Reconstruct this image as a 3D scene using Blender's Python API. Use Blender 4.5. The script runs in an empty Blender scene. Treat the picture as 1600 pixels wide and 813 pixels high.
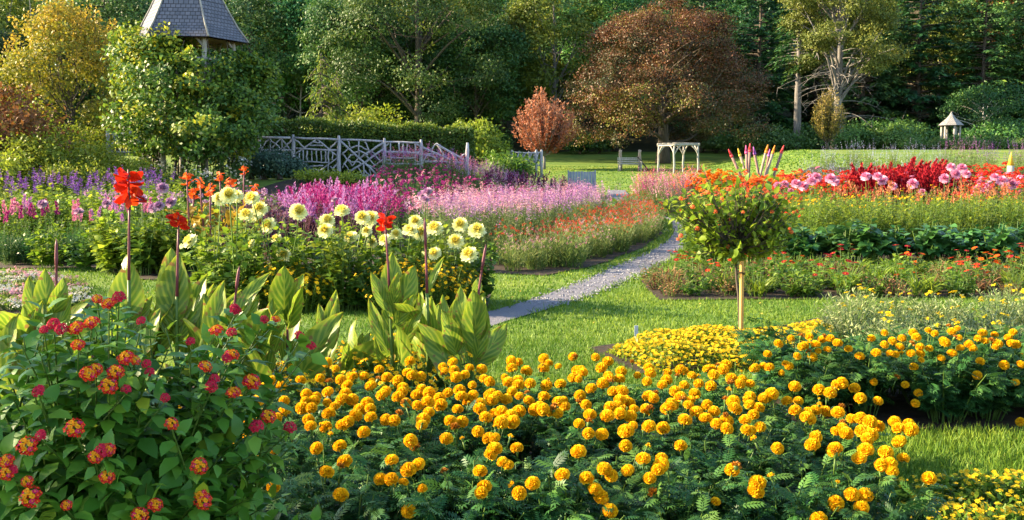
import bpy, math, random
import numpy as np
from mathutils import Vector, Matrix
from mathutils.geometry import delaunay_2d_cdt

# ------------------------------------------------------------------ camera, sky, sun, exposure
S = bpy.context.scene
COL = S.collection
F = 1537.0                       # focal length in pixels of a 1600 px wide frame
CAMZ = 1.65
PITCH = math.atan((406.5 - 258.0) / F)
cam = bpy.data.cameras.new('camera'); cam.sensor_width = 36.0; cam.lens = 36.0 * F / 1600.0
cam.clip_start = 0.05; cam.clip_end = 3000
cam_o = bpy.data.objects.new('camera', cam); COL.objects.link(cam_o)
cam_o.location = (0, 0, CAMZ); cam_o.rotation_euler = (math.pi / 2 - PITCH, 0, 0)
S.camera = cam_o

SUN_EL, SUN_AZ = math.radians(23), math.radians(276)      # azimuth clockwise from +Y (the view direction); 270 = from the left
sun_dir = Vector((math.sin(SUN_AZ) * math.cos(SUN_EL), math.cos(SUN_AZ) * math.cos(SUN_EL), math.sin(SUN_EL)))
W = bpy.data.worlds.new('World'); S.world = W; W.use_nodes = True
nt = W.node_tree; bg = nt.nodes['Background']
sky = nt.nodes.new('ShaderNodeTexSky'); sky.sky_type = 'NISHITA'; sky.sun_disc = False
sky.sun_elevation = SUN_EL; sky.sun_rotation = SUN_AZ; sky.air_density = 1.0; sky.dust_density = 0.6
nt.links.new(sky.outputs[0], bg.inputs[0]); bg.inputs[1].default_value = 0.115
sl = bpy.data.lights.new('sun', 'SUN'); sl.energy = 5.0; sl.angle = math.radians(0.6); sl.color = (1.0, 0.80, 0.52)
so = bpy.data.objects.new('sun', sl); COL.objects.link(so); so.rotation_euler = sun_dir.to_track_quat('Z', 'Y').to_euler()
so.location = (-30, 10, 40)
S.view_settings.view_transform = 'Standard'; S.view_settings.look = 'None'
S.view_settings.exposure = 2.3; S.view_settings.gamma = 1.0
S.render.engine = 'CYCLES'
cy = S.cycles
cy.max_bounces = 5; cy.diffuse_bounces = 3; cy.glossy_bounces = 2; cy.transmission_bounces = 3; cy.transparent_max_bounces = 6
cy.sample_clamp_indirect = 4.0; cy.caustics_reflective = False; cy.caustics_refractive = False
cy.use_denoising = True; cy.denoiser = 'OPENIMAGEDENOISE'; cy.denoising_input_passes = 'RGB_ALBEDO_NORMAL'; cy.denoising_prefilter = 'ACCURATE'

rng = np.random.default_rng(11)
random.seed(11)
R = math.radians

# ------------------------------------------------------------------ pixel helpers (photograph pixels -> real places)
cp, sp_ = math.cos(PITCH), math.sin(PITCH)
def ray(px, py):
    a = (px - 800.0) / F; b = (406.5 - py) / F
    return np.array([a, cp + b * sp_, -sp_ + b * cp])
def at(px, py, y):
    d = ray(px, py); t = y / d[1]
    return np.array([d[0] * t, y, CAMZ + d[2] * t])
def plane_z(px, py, z):
    d = ray(px, py); t = (z - CAMZ) / d[2]
    return np.array([d[0] * t, d[1] * t, z])
def gp(px, py):
    p = plane_z(px, py, 0.0); return (p[0], p[1])
def ss(a, b, x):
    t = np.clip((np.asarray(x, float) - a) / (b - a), 0, 1); return t * t * (3 - 2 * t)
_hy = np.array([0, 40, 50, 60, 75, 95, 108, 125, 150, 200, 260, 400.])
_hz = np.array([0, 0, .12, .5, 1.25, 2.45, 3.3, 6.5, 16, 42, 70, 90.])
_yy = np.linspace(-60, 420, 961); _zz = np.interp(_yy, _hy, _hz)
_k = np.ones(13) / 13; _zz = np.convolve(np.pad(_zz, 6, mode='edge'), _k, mode='valid')
def th(x, y):
    x = np.asarray(x, float); y = np.asarray(y, float)
    z = np.interp(y, _yy, _zz)
    z = z + 1.15 * ss(25, 33, y) * (1 - ss(-3.5, 1.5, x)) * (1 - ss(45, 74, y))
    a = x / np.maximum(y, 1)
    z = z + 1.6 * ss(.17, .30, a) * ss(34, 49, y) * (1 - ss(72, 100, y))
    return z

# ------------------------------------------------------------------ mesh building
class Geo:
    def __init__(s): s.v = []; s.f = []; s.n = 0; s.t = []; s.uv = []
    def add(s, v, faces, mat=0, tint=.5, uv=None, smooth=True):
        v = np.asarray(v, float).reshape(-1, 3); n = len(v)
        s.v.append(v)
        s.t.append(np.full(n, tint) if np.isscalar(tint) else np.asarray(tint, float))
        s.uv.append(np.zeros((n, 3)) if uv is None else np.asarray(uv, float))
        for fa in faces:
            fa = np.asarray(fa, int)
            if fa.ndim == 1: fa = fa[None]
            s.f.append((fa + s.n, mat, smooth))
        s.n += n
    def mesh(s, name, mats):
        me = bpy.data.meshes.new(name)
        v = np.concatenate(s.v); me.vertices.add(len(v)); me.vertices.foreach_set('co', v.astype(np.float32).ravel())
        li = np.concatenate([f.ravel() for f, m, q in s.f]); me.loops.add(len(li)); me.loops.foreach_set('vertex_index', li.astype(np.int32))
        tot = np.concatenate([np.full(len(f), f.shape[1]) for f, m, q in s.f]); st = np.concatenate([[0], np.cumsum(tot)[:-1]])
        me.polygons.add(len(tot)); me.polygons.foreach_set('loop_start', st.astype(np.int32)); me.polygons.foreach_set('loop_total', tot.astype(np.int32))
        me.polygons.foreach_set('material_index', np.concatenate([np.full(len(f), m) for f, m, q in s.f]).astype(np.int32))
        me.polygons.foreach_set('use_smooth', np.concatenate([np.full(len(f), q) for f, m, q in s.f]))
        a = me.attributes.new('tint', 'FLOAT', 'POINT'); a.data.foreach_set('value', np.concatenate(s.t).astype(np.float32))
        a = me.attributes.new('luv', 'FLOAT_VECTOR', 'POINT'); a.data.foreach_set('vector', np.concatenate(s.uv).astype(np.float32).ravel())
        for m in mats: me.materials.append(m)
        me.update(calc_edges=True)
        return me
def unit(v):
    v = np.asarray(v, float); return v / np.maximum(np.linalg.norm(v, axis=-1, keepdims=True), 1e-9)
DIA = (np.array([[0, 0, 0], [.5, .5, .07], [1, 0, -.06], [.5, -.5, .07]]), [[[0, 1, 2, 3]]])
OVA = (np.array([[0, 0, 0], [.3, .5, .06], [.3, 0, 0.02], [.3, -.5, .06], [.68, .36, .03], [.68, 0, -.03], [.68, -.36, .03], [1, 0, -.14]]),
       [[[0, 2, 1], [0, 3, 2], [4, 5, 7], [5, 6, 7]], [[1, 2, 5, 4], [2, 3, 6, 5]]])
STRAP = (np.array([[0, .5, 0], [0, -.5, 0], [.4, .5, .1], [.4, -.5, .1], [.75, .35, .08], [.75, -.35, .08], [1, 0, -.12]]),
         [[[0, 1, 3, 2], [2, 3, 5, 4]], [[4, 5, 6]]])
PETAL = (np.array([[0, .12, 0], [0, -.12, 0], [.45, .46, -.02], [.45, -.46, -.02], [.8, .4, .1], [.8, -.4, .1], [1, 0, .2]]),
         [[[0, 1, 3, 2], [2, 3, 5, 4]], [[4, 5, 6]]])
GRASS = (np.array([[0, .5, 0], [0, -.5, 0], [.55, .35, .07], [.55, -.35, .07], [1, 0, .26]]), [[[0, 1, 3, 2]], [[2, 3, 4]]])
def _pinn():
    v = []; f = []
    def lf(p, d, L, w):
        d = np.array(d) / np.linalg.norm(d); q = np.array([-d[1], d[0]]); b = len(v)
        p = np.array(p)
        for a, s, z in ((0, 0, 0), (.45, w, .03), (1, 0, -.05), (.45, -w, .03)):
            xy = p + d * a * L + q * s * L; v.append([xy[0], xy[1], z - .14 * xy[0] ** 2])
        f.append([b, b + 1, b + 2, b + 3])
    for u in np.linspace(.14, .86, 6):
        L = .42 * (1 - .45 * abs(u - .45) * 2)
        for sgn in (1, -1): lf((u, 0), (.75, sgn), L, .17)
    lf((.8, 0), (1, 0), .3, .17); lf((0, 0), (1, 0), .95, .022)
    return np.array(v), [f]
PINN = _pinn()
def leaves(g, tm, pos, axis, nrm, L, Wd, mat=0, tint=.5, smooth=True):
    """many copies of one small leaf or petal shape: base at pos, along axis, upper side towards nrm"""
    pos = np.asarray(pos, float).reshape(-1, 3); N = len(pos)
    if N == 0: return
    T, faces = tm; K = len(T)
    a = unit(np.broadcast_to(axis, (N, 3))); n = np.broadcast_to(nrm, (N, 3))
    y = np.cross(n, a); bad = np.linalg.norm(y, axis=1) < 1e-4
    if bad.any(): y = y.copy(); y[bad] = np.cross(np.array([.3, .5, .81]), a[bad])
    y = unit(y); z = np.cross(a, y)
    L = np.broadcast_to(np.asarray(L, float), (N,)); Wd = np.broadcast_to(np.asarray(Wd, float), (N,))
    v = pos[:, None] + a[:, None] * (T[None, :, 0:1] * L[:, None, None]) + y[:, None] * (T[None, :, 1:2] * Wd[:, None, None]) + z[:, None] * (T[None, :, 2:3] * L[:, None, None])
    t = np.broadcast_to(np.asarray(tint, float), (N,))
    off = (np.arange(N) * K)[:, None, None]
    uv = np.broadcast_to(T[None], (N, K, 3)).reshape(-1, 3)
    g.add(v.reshape(-1, 3), [(np.array(fa)[None] + off).reshape(-1, len(fa[0])) for fa in faces], mat, np.repeat(t, K), uv, smooth)
def tube(g, pts, rad, sides=5, mat=0, tint=.5, cap=True):
    pts = np.asarray(pts, float); n = len(pts)
    rad = np.broadcast_to(np.asarray(rad, float), (n,))
    d = np.gradient(pts, axis=0); d = unit(d)
    ref = np.array([0.31, .17, .93]) if abs(d[0][2]) < .9 else np.array([.95, .2, .1])
    x = unit(np.cross(d, ref)); y = np.cross(d, x)
    an = np.linspace(0, 2 * np.pi, sides, endpoint=False)
    v = pts[:, None] + rad[:, None, None] * (np.cos(an)[None, :, None] * x[:, None] + np.sin(an)[None, :, None] * y[:, None])
    i = np.arange(n - 1)[:, None] * sides; j = np.arange(sides)[None]; k = (j + 1) % sides
    q = np.stack([i + j, i + k, i + sides + k, i + sides + j], -1).reshape(-1, 4)
    fs = [q]
    if cap: fs.append(np.arange(n * sides - sides, n * sides)[None]); fs.append(np.arange(sides)[::-1][None])
    an2 = np.tile(an / (2 * np.pi), n); le = np.repeat(np.linspace(0, 1, n), sides)
    g.add(v.reshape(-1, 3), fs, mat, tint, np.stack([le, an2, an2 * 0], -1))
def box(g, c, s, mat=0, tint=.5, rz=0, ax=None):
    c = np.asarray(c, float); s = np.asarray(s, float) / 2
    v = np.array([[i, j, k] for i in (-1, 1) for j in (-1, 1) for k in (-1, 1)], float) * s
    if rz: 
        co, si = math.cos(rz), math.sin(rz); v = v @ np.array([[co, si, 0], [-si, co, 0], [0, 0, 1]])
    f = [[0, 1, 3, 2], [4, 6, 7, 5], [0, 4, 5, 1], [2, 3, 7, 6], [0, 2, 6, 4], [1, 5, 7, 3]]
    g.add(v + c, [np.array(f)], mat, tint, v, False)
def rvec(n): return unit(rng.normal(size=(n, 3)))
def bez(a, b, c, n=6):
    t = np.linspace(0, 1, n)[:, None]; a, b, c = map(np.asarray, (a, b, c))
    return (1 - t) ** 2 * a + 2 * t * (1 - t) * b + t * t * c

# ------------------------------------------------------------------ materials
def nodes(name):
    m = bpy.data.materials.new(name); m.use_nodes = True
    return m, m.node_tree, m.node_tree.nodes, m.node_tree.links
def leafmat(name, cols, trans=.35, rough=.5, jit=.06, spec=.3, tcol=None, stripes=None):
    """leaf or petal: colour differs from leaf to leaf (tint) and from plant to plant; thin, so light also passes through"""
    m, t, N, Lk = nodes(name)
    p = N['Principled BSDF']; out = N['Material Output']
    at_ = N.new('ShaderNodeAttribute'); at_.attribute_name = 'tint'
    rp = N.new('ShaderNodeValToRGB'); e = rp.color_ramp.elements
    for i, c in enumerate(cols):
        pos = i / max(len(cols) - 1, 1)
        el = e[i] if i < 2 else e.new(pos)
        el.position = pos; el.color = (*c, 1)
    Lk.new(at_.outputs['Fac'], rp.inputs[0]); col = rp.outputs[0]
    if stripes:
        lu = N.new('ShaderNodeAttribute'); lu.attribute_name = 'luv'
        sx = N.new('ShaderNodeSeparateXYZ'); Lk.new(lu.outputs['Vector'], sx.inputs[0])
        ab = N.new('ShaderNodeMath'); ab.operation = 'ABSOLUTE'; Lk.new(sx.outputs[1], ab.inputs[0])
        m1 = N.new('ShaderNodeMath'); m1.operation = 'MULTIPLY'; m1.inputs[1].default_value = 40; Lk.new(sx.outputs[0], m1.inputs[0])
        m2 = N.new('ShaderNodeMath'); m2.operation = 'MULTIPLY'; m2.inputs[1].default_value = 17; Lk.new(ab.outputs[0], m2.inputs[0])
        su = N.new('ShaderNodeMath'); su.operation = 'SUBTRACT'; Lk.new(m1.outputs[0], su.inputs[0]); Lk.new(m2.outputs[0], su.inputs[1])
        sn = N.new('ShaderNodeMath'); sn.operation = 'SINE'; Lk.new(su.outputs[0], sn.inputs[0])
        mr = N.new('ShaderNodeMapRange'); mr.inputs[1].default_value = -.3; mr.inputs[2].default_value = 1; Lk.new(sn.outputs[0], mr.inputs[0])
        mx = N.new('ShaderNodeMix'); mx.data_type = 'RGBA'; Lk.new(mr.outputs[0], mx.inputs[0]); Lk.new(col, mx.inputs[6]); mx.inputs[7].default_value = (*stripes, 1)
        rib = N.new('ShaderNodeMapRange'); rib.inputs[1].default_value = .03; rib.inputs[2].default_value = .055; rib.inputs[3].default_value = 1; rib.inputs[4].default_value = 0; Lk.new(ab.outputs[0], rib.inputs[0])
        mx2 = N.new('ShaderNodeMix'); mx2.data_type = 'RGBA'; Lk.new(rib.outputs[0], mx2.inputs[0]); Lk.new(mx.outputs[2], mx2.inputs[6]); mx2.inputs[7].default_value = (*stripes, 1)
        col = mx2.outputs[2]
        tc = N.new('ShaderNodeTexCoord'); nz = N.new('ShaderNodeTexNoise'); nz.inputs['Scale'].default_value = 9; nz.inputs['Detail'].default_value = 5; Lk.new(tc.outputs['Object'], nz.inputs[0])
        ed = N.new('ShaderNodeMath'); ed.operation = 'MULTIPLY_ADD'; ed.inputs[1].default_value = .16; Lk.new(ab.outputs[0], ed.inputs[0]); Lk.new(nz.outputs[0], ed.inputs[2])
        br = N.new('ShaderNodeMapRange'); br.inputs[1].default_value = .70; br.inputs[2].default_value = .76; Lk.new(ed.outputs[0], br.inputs[0])
        mx3 = N.new('ShaderNodeMix'); mx3.data_type = 'RGBA'; Lk.new(br.outputs[0], mx3.inputs[0]); Lk.new(col, mx3.inputs[6]); mx3.inputs[7].default_value = (.20, .12, .03, 1); col = mx3.outputs[2]
    if jit:
        oi = N.new('ShaderNodeObjectInfo'); hs = N.new('ShaderNodeHueSaturation')
        mr = N.new('ShaderNodeMapRange'); mr.inputs[3].default_value = .5 - jit * .35; mr.inputs[4].default_value = .5 + jit * .35; Lk.new(oi.outputs['Random'], mr.inputs[0]); Lk.new(mr.outputs[0], hs.inputs['Hue'])
        mv = N.new('ShaderNodeMath'); mv.operation = 'MULTIPLY_ADD'; mv.inputs[1].default_value = jit * 8; mv.inputs[2].default_value = 1 - jit * 4
        fr = N.new('ShaderNodeMath'); fr.operation = 'FRACT'; mm = N.new('ShaderNodeMath'); mm.operation = 'MULTIPLY'; mm.inputs[1].default_value = 7.31
        Lk.new(oi.outputs['Random'], mm.inputs[0]); Lk.new(mm.outputs[0], fr.inputs[0]); Lk.new(fr.outputs[0], mv.inputs[0]); Lk.new(mv.outputs[0], hs.inputs['Value'])
        Lk.new(col, hs.inputs['Color']); col = hs.outputs[0]
    Lk.new(col, p.inputs['Base Color']); p.inputs['Roughness'].default_value = rough; p.inputs['Specular IOR Level'].default_value = spec
    if trans:
        tr = N.new('ShaderNodeBsdfTranslucent'); mx = N.new('ShaderNodeMixShader'); mx.inputs[0].default_value = trans
        if tcol:
            mc = N.new('ShaderNodeMix'); mc.data_type = 'RGBA'; mc.blend_type = 'MULTIPLY'; mc.inputs[0].default_value = 1; Lk.new(col, mc.inputs[6]); mc.inputs[7].default_value = (*tcol, 1); Lk.new(mc.outputs[2], tr.inputs[0])
        else: Lk.new(col, tr.inputs[0])
        Lk.new(p.outputs[0], mx.inputs[1]); Lk.new(tr.outputs[0], mx.inputs[2]); Lk.new(mx.outputs[0], out.inputs[0])
    return m
def surfmat(name, c1, c2, scale=8, rough=.8, stretch=(1, 1, 1), bump=.3, spec=.3, detail=4, c3=None, s2=.7):
    m, t, N, Lk = nodes(name); p = N['Principled BSDF']
    tc = N.new('ShaderNodeTexCoord'); mp = N.new('ShaderNodeMapping'); mp.inputs['Scale'].default_value = stretch
    Lk.new(tc.outputs['Object'], mp.inputs[0]); no = N.new('ShaderNodeTexNoise'); no.inputs['Scale'].default_value = scale; no.inputs['Detail'].default_value = detail
    Lk.new(mp.outputs[0], no.inputs[0]); rp = N.new('ShaderNodeValToRGB'); rp.color_ramp.elements[0].position = .3; rp.color_ramp.elements[1].position = .7
    rp.color_ramp.elements[0].color = (*c1, 1); rp.color_ramp.elements[1].color = (*c2, 1); Lk.new(no.outputs[0], rp.inputs[0]); col = rp.outputs[0]
    if c3:
        n2 = N.new('ShaderNodeTexNoise'); n2.inputs['Scale'].default_value = s2; n2.inputs['Detail'].default_value = 3; Lk.new(tc.outputs['Object'], n2.inputs[0])
        mr = N.new('ShaderNodeMapRange'); mr.inputs[1].default_value = .42; mr.inputs[2].default_value = .66; Lk.new(n2.outputs[0], mr.inputs[0])
        mx = N.new('ShaderNodeMix'); mx.data_type = 'RGBA'; Lk.new(mr.outputs[0], mx.inputs[0]); Lk.new(col, mx.inputs[6]); mx.inputs[7].default_value = (*c3, 1); col = mx.outputs[2]
    Lk.new(col, p.inputs['Base Color']); p.inputs['Roughness'].default_value = rough; p.inputs['Specular IOR Level'].default_value = spec
    if bump:
        b = N.new('ShaderNodeBump'); b.inputs['Strength'].default_value = bump; b.inputs['Distance'].default_value = .02; Lk.new(no.outputs[0], b.inputs['Height']); Lk.new(b.outputs[0], p.inputs['Normal'])
    return m
M = {}
M['lawn'] = surfmat('lawn', (.055, .115, .008), (.10, .165, .012), 3.5, .9, bump=.5, c3=(.15, .19, .014), s2=.35)
M['grass'] = leafmat('grass', [(.045, .12, .010), (.10, .19, .014), (.20, .27, .022)], .35, .6, 0)
M['soil'] = surfmat('soil', (.016, .010, .005), (.045, .028, .013), 14, .95, bump=.8)
M['gravel'] = surfmat('gravel', (.09, .088, .105), (.19, .185, .205), 60, .9, bump=.8, c3=(.14, .135, .15), s2=1.2)
M['pebble'] = leafmat('pebble', [(.07, .068, .08), (.17, .165, .18), (.32, .31, .31)], 0, .8, 0)
M['bark'] = surfmat('bark', (.035, .028, .022), (.10, .08, .06), 10, .9, (1, 1, .15), .8)
M['barkgrey'] = surfmat('bark_grey', (.09, .082, .075), (.21, .195, .18), 9, .9, (1, 1, .15), .8)
M['barkpale'] = surfmat('bark_pale', (.30, .28, .25), (.52, .49, .44), 9, .9, (1, 1, .2), .5)
M['drift'] = surfmat('weathered_wood', (.22, .21, .23), (.40, .39, .41), 12, .85, (1, 1, .3), .5)
M['driftpale'] = surfmat('pale_weathered_wood', (.20, .185, .16), (.35, .33, .29), 12, .85, (1, 1, .3), .5)
M['bluewood'] = surfmat('grey_blue_wood', (.16, .18, .24), (.27, .29, .36), 12, .85, (1, 1, .2), .4)
M['logred'] = surfmat('log_red', (.13, .07, .06), (.27, .17, .14), 14, .85, (1, 1, .2), .4)
M['logtan'] = surfmat('log_tan', (.20, .14, .10), (.34, .27, .20), 14, .85, (1, 1, .2), .4)
M['stake'] = surfmat('stake_wood', (.42, .22, .05), (.55, .32, .09), 20, .7, (1, 1, .1), .3)
M['slate'] = surfmat('slate', (.12, .13, .17), (.24, .26, .32), 5, .8, (1, 1, 3), .5)
def roofmat(name, c1, c2, c3):
    m, t, N, Lk = nodes(name); p = N['Principled BSDF']
    lu = N.new('ShaderNodeAttribute'); lu.attribute_name = 'luv'
    br = N.new('ShaderNodeTexBrick'); br.inputs['Scale'].default_value = 1; br.inputs['Brick Width'].default_value = .16; br.inputs['Row Height'].default_value = .12
    br.inputs['Mortar Size'].default_value = .012; br.inputs['Color1'].default_value = (*c1, 1); br.inputs['Color2'].default_value = (*c2, 1); br.inputs['Mortar'].default_value = (*c3, 1)
    Lk.new(lu.outputs['Vector'], br.inputs[0]); Lk.new(br.outputs[0], p.inputs['Base Color']); p.inputs['Roughness'].default_value = .8
    b = N.new('ShaderNodeBump'); b.inputs['Strength'].default_value = .6; b.inputs['Distance'].default_value = .02; b.invert = True; Lk.new(br.outputs['Fac'], b.inputs['Height']); Lk.new(b.outputs[0], p.inputs['Normal'])
    return m
M['shingle'] = roofmat('roof_shingles', (.075, .08, .105), (.12, .12, .15), (.02, .02, .025))
# foliage
M['forest'] = leafmat('forest_leaf', [(.028, .080, .028), (.060, .145, .034), (.16, .23, .030)], .28, .55, .10)
M['forestgold'] = leafmat('gold_green_leaf', [(.05, .10, .014), (.13, .19, .018), (.27, .28, .03)], .32, .55, .06)
M['pine'] = leafmat('pine_needles', [(.022, .072, .030), (.050, .130, .038), (.13, .20, .032)], .18, .5, .09)
M['hemlock'] = leafmat('hemlock_needles', [(.06, .09, .015), (.13, .15, .02), (.22, .21, .03)], .2, .55, .02)
M['beech'] = leafmat('copper_beech_leaf', [(.038, .056, .012), (.055, .045, .014), (.105, .040, .015), (.16, .058, .022), (.16, .16, .018)], .2, .5, 0)
M['maple'] = leafmat('red_maple_leaf', [(.12, .035, .02), (.30, .09, .04), (.36, .17, .09)], .3, .55, 0)
M['golden'] = leafmat('golden_leaf', [(.10, .13, .012), (.26, .24, .02), (.42, .27, .03)], .4, .55, 0)
M['vine'] = leafmat('vine_leaf', [(.04, .095, .014), (.085, .17, .018), (.22, .27, .022), (.46, .42, .022)], .35, .5, 0)
M['rustbush'] = leafmat('rust_leaf', [(.10, .04, .015), (.20, .08, .02), (.16, .12, .02)], .3, .6, 0)
M['yellowgreen'] = leafmat('yellow_green_leaf', [(.10, .15, .012), (.22, .27, .018), (.37, .35, .03)], .45, .55, .03)
M['hedge'] = leafmat('hedge_leaf', [(.03, .065, .010), (.06, .115, .012), (.24, .28, .03)], .3, .5, 0)
M['rhodo'] = leafmat('rhododendron_leaf', [(.04, .10, .022), (.075, .16, .03), (.13, .21, .035)], .25, .4, .05)
M['mari'] = leafmat('marigold_leaf', [(.012, .050, .014), (.030, .105, .022), (.085, .18, .03)], .25, .45, .03)
M['lant'] = leafmat('lantana_leaf', [(.03, .105, .012), (.062, .18, .016), (.115, .25, .02), (.30, .36, .025)], .3, .45, 0)
M['midgreen'] = leafmat('bed_leaf', [(.04, .10, .010), (.09, .18, .016), (.19, .27, .025)], .42, .5, .05)
M['limegreen'] = leafmat('lime_leaf', [(.09, .16, .010), (.19, .27, .018), (.32, .37, .03)], .45, .5, .04)
M['darkgreen'] = leafmat('dark_leaf', [(.018, .065, .018), (.036, .115, .026), (.075, .18, .034)], .25, .4, .04)
M['greygreen'] = leafmat('silver_leaf', [(.16, .21, .08), (.28, .32, .13), (.42, .44, .20)], .3, .6, .03)
M['sage'] = leafmat('sage_leaf', [(.07, .11, .03), (.15, .18, .06), (.25, .26, .10)], .3, .6, .03)
M['purpleleaf'] = leafmat('purple_leaf', [(.035, .012, .03), (.08, .03, .06), (.09, .09, .05)], .3, .45, .04)
M['brownleaf'] = leafmat('withered_leaf', [(.10, .05, .02), (.22, .11, .045), (.30, .20, .08)], .2, .8, .04)
M['stem'] = leafmat('green_stem', [(.05, .10, .015), (.09, .15, .02)], 0, .5, 0)
M['redstem'] = leafmat('red_stem', [(.10, .018, .03), (.18, .05, .06)], 0, .5, 0)
M['canna'] = leafmat('canna_leaf', [(.06, .145, .014), (.12, .21, .016), (.34, .32, .02)], .45, .4, 0, .35, None, (.25, .31, .03))
# flowers
def pet(n, cols, tr=.3, jit=0): M[n] = leafmat(n, cols, tr, .6, jit, .15)
pet('orange', [(.80, .36, .004), (.90, .50, .006), (.93, .62, .014)])
pet('orangedeep', [(.55, .12, .002), (.75, .22, .004)])
pet('yellow', [(.72, .50, .01), (.85, .66, .02)])
pet('gold', [(.70, .38, .005), (.82, .52, .01)])
pet('cream', [(.80, .70, .12), (.84, .80, .30), (.86, .85, .52)])
pet('canred', [(.42, .008, .003), (.60, .022, .005), (.70, .06, .008)])
pet('canorange', [(.70, .07, .01), (.82, .17, .015)])
pet('lanred', [(.48, .008, .015), (.62, .02, .02), (.70, .06, .012)])
pet('lanrose', [(.46, .010, .04), (.58, .022, .07)])
pet('lanpink', [(.50, .012, .08), (.62, .03, .13)])
pet('lanyel', [(.75, .22, .005), (.82, .42, .01)])
pet('magenta', [(.16, .006, .075), (.29, .014, .13), (.40, .05, .20)])
pet('pink', [(.46, .07, .20), (.56, .17, .29), (.62, .32, .38)])
pet('palepink', [(.48, .17, .25), (.56, .28, .33), (.62, .42, .40)])
pet('dahpink', [(.64, .12, .26), (.74, .27, .42), (.80, .50, .60)])
pet('lilac', [(.28, .11, .28), (.40, .21, .35), (.52, .36, .43)])
pet('lilacpink', [(.29, .07, .28), (.40, .15, .37), (.50, .29, .46)])
pet('violet', [(.12, .03, .27), (.22, .07, .36), (.34, .15, .45)])
pet('bluewhite', [(.26, .27, .50), (.42, .42, .60), (.58, .56, .66)])
pet('red', [(.50, .008, .008), (.66, .025, .015), (.74, .08, .03)])
pet('coral', [(.66, .10, .05), (.78, .22, .10), (.80, .38, .18)])
pet('crimson', [(.16, .003, .010), (.30, .008, .018), (.42, .028, .03)])
pet('peach', [(.32, .075, .035), (.42, .14, .06), (.46, .22, .11)])
pet('white', [(.48, .48, .42), (.62, .60, .55)])

# ------------------------------------------------------------------ objects
def obj(name, mesh, parent=None, loc=None, rz=0, sc=None):
    o = bpy.data.objects.new(name, mesh); COL.objects.link(o)
    if parent is not None: o.parent = parent
    if loc is not None: o.location = tuple(float(c) for c in loc)
    if rz: o.rotation_euler = (0, 0, rz)
    if sc is not None: o.scale = (sc, sc, sc) if np.isscalar(sc) else sc
    return o
def tag(o, label, cat, group=None, kind=None):
    if label: o['label'] = label
    if cat: o['category'] = cat
    if group: o['group'] = group
    if kind: o['kind'] = kind
    return o
def thing(name, label, cat, loc, rz=0, group=None, sc=None):
    return tag(obj(name, None, None, loc, rz, sc), label, cat, group)
def struct(name, me):
    o = obj(name, me); o['kind'] = 'structure'; return o

# ------------------------------------------------------------------ ground
def gridmesh(x0, x1, y0, y1, nx, ny, name, mat):
    g = Geo(); xs = np.linspace(x0, x1, nx); ys = y0 + (y1 - y0) * np.linspace(0, 1, ny)
    X, Y = np.meshgrid(xs, ys); Z = th(X, Y)
    i = np.arange(ny - 1)[:, None] * nx + np.arange(nx - 1)[None]
    q = np.stack([i, i + 1, i + nx + 1, i + nx], -1).reshape(-1, 4)
    g.add(np.stack([X, Y, Z], -1), [q])
    return g.mesh(name, [mat])
struct('lawn', gridmesh(-170, 170, -40, 104, 341, 289, 'lawn', M['lawn']))
M['forestfloor'] = surfmat('forest_floor', (.02, .025, .008), (.05, .05, .02), .8, .95)
struct('hillside', gridmesh(-330, 330, 104, 400, 133, 120, 'hillside', M['forestfloor']))

def smooth_line(p, n=60):
    p = np.array(p, float); d = np.concatenate([[0], np.cumsum(np.linalg.norm(np.diff(p, axis=0), axis=1))])
    t = np.linspace(0, d[-1], n); q = np.stack([np.interp(t, d, p[:, 0]), np.interp(t, d, p[:, 1])], -1)
    for _ in range(4): q[1:-1] = .25 * q[:-2] + .5 * q[1:-1] + .25 * q[2:]
    return q
pl = [(-1.35, 5.4), (-1.05, 6.6)] + [gp(*p) for p in ((640, 560), (668, 522), (712, 503), (757, 489), (820, 474), (900, 444), (960, 418), (1010, 396), (1040, 378), (1049, 362), (1044, 347), (1015, 334), (975, 322), (946, 310))] + [(4.75, 48.0), (5.15, 53.5)]
pr = [(-.75, 5.4), (-.55, 6.6)] + [gp(*p) for p in ((708, 575), (722, 540), (742, 519), (775, 506), (850, 487), (930, 461), (1000, 431), (1055, 403), (1079, 384), (1077, 366), (1070, 352), (1040, 338), (1000, 326), (973, 312))] + [(5.75, 48.0), (6.15, 53.5)]
PL, PR = smooth_line(pl, 140), smooth_line(pr, 140)
def path_mesh():
    g = Geo(); nx = 5
    w = np.linspace(0, 1, nx)
    P = PL[:, None] * (1 - w[None, :, None]) + PR[:, None] * w[None, :, None]
    Z = th(P[..., 0], P[..., 1]) + .012 + .03 * ss(38, 46, P[..., 1])
    i = np.arange(len(PL) - 1)[:, None] * nx + np.arange(nx - 1)[None]
    q = np.stack([i, i + 1, i + nx + 1, i + nx], -1).reshape(-1, 4)
    g.add(np.concatenate([P, Z[..., None]], -1), [q]); return g.mesh('path', [M['gravel']])
struct('path', path_mesh())
PATH = np.concatenate([PL, PR[::-1]])
def inpoly(p, poly):
    poly = np.asarray(poly, float); x, y = p[:, 0], p[:, 1]; ins = np.zeros(len(p), bool)
    j = len(poly) - 1
    for i in range(len(poly)):
        xi, yi = poly[i]; xj, yj = poly[j]
        c = ((yi > y) != (yj > y)) & (x < (xj - xi) * (y - yi) / (yj - yi + 1e-12) + xi); ins ^= c; j = i
    return ins
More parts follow.
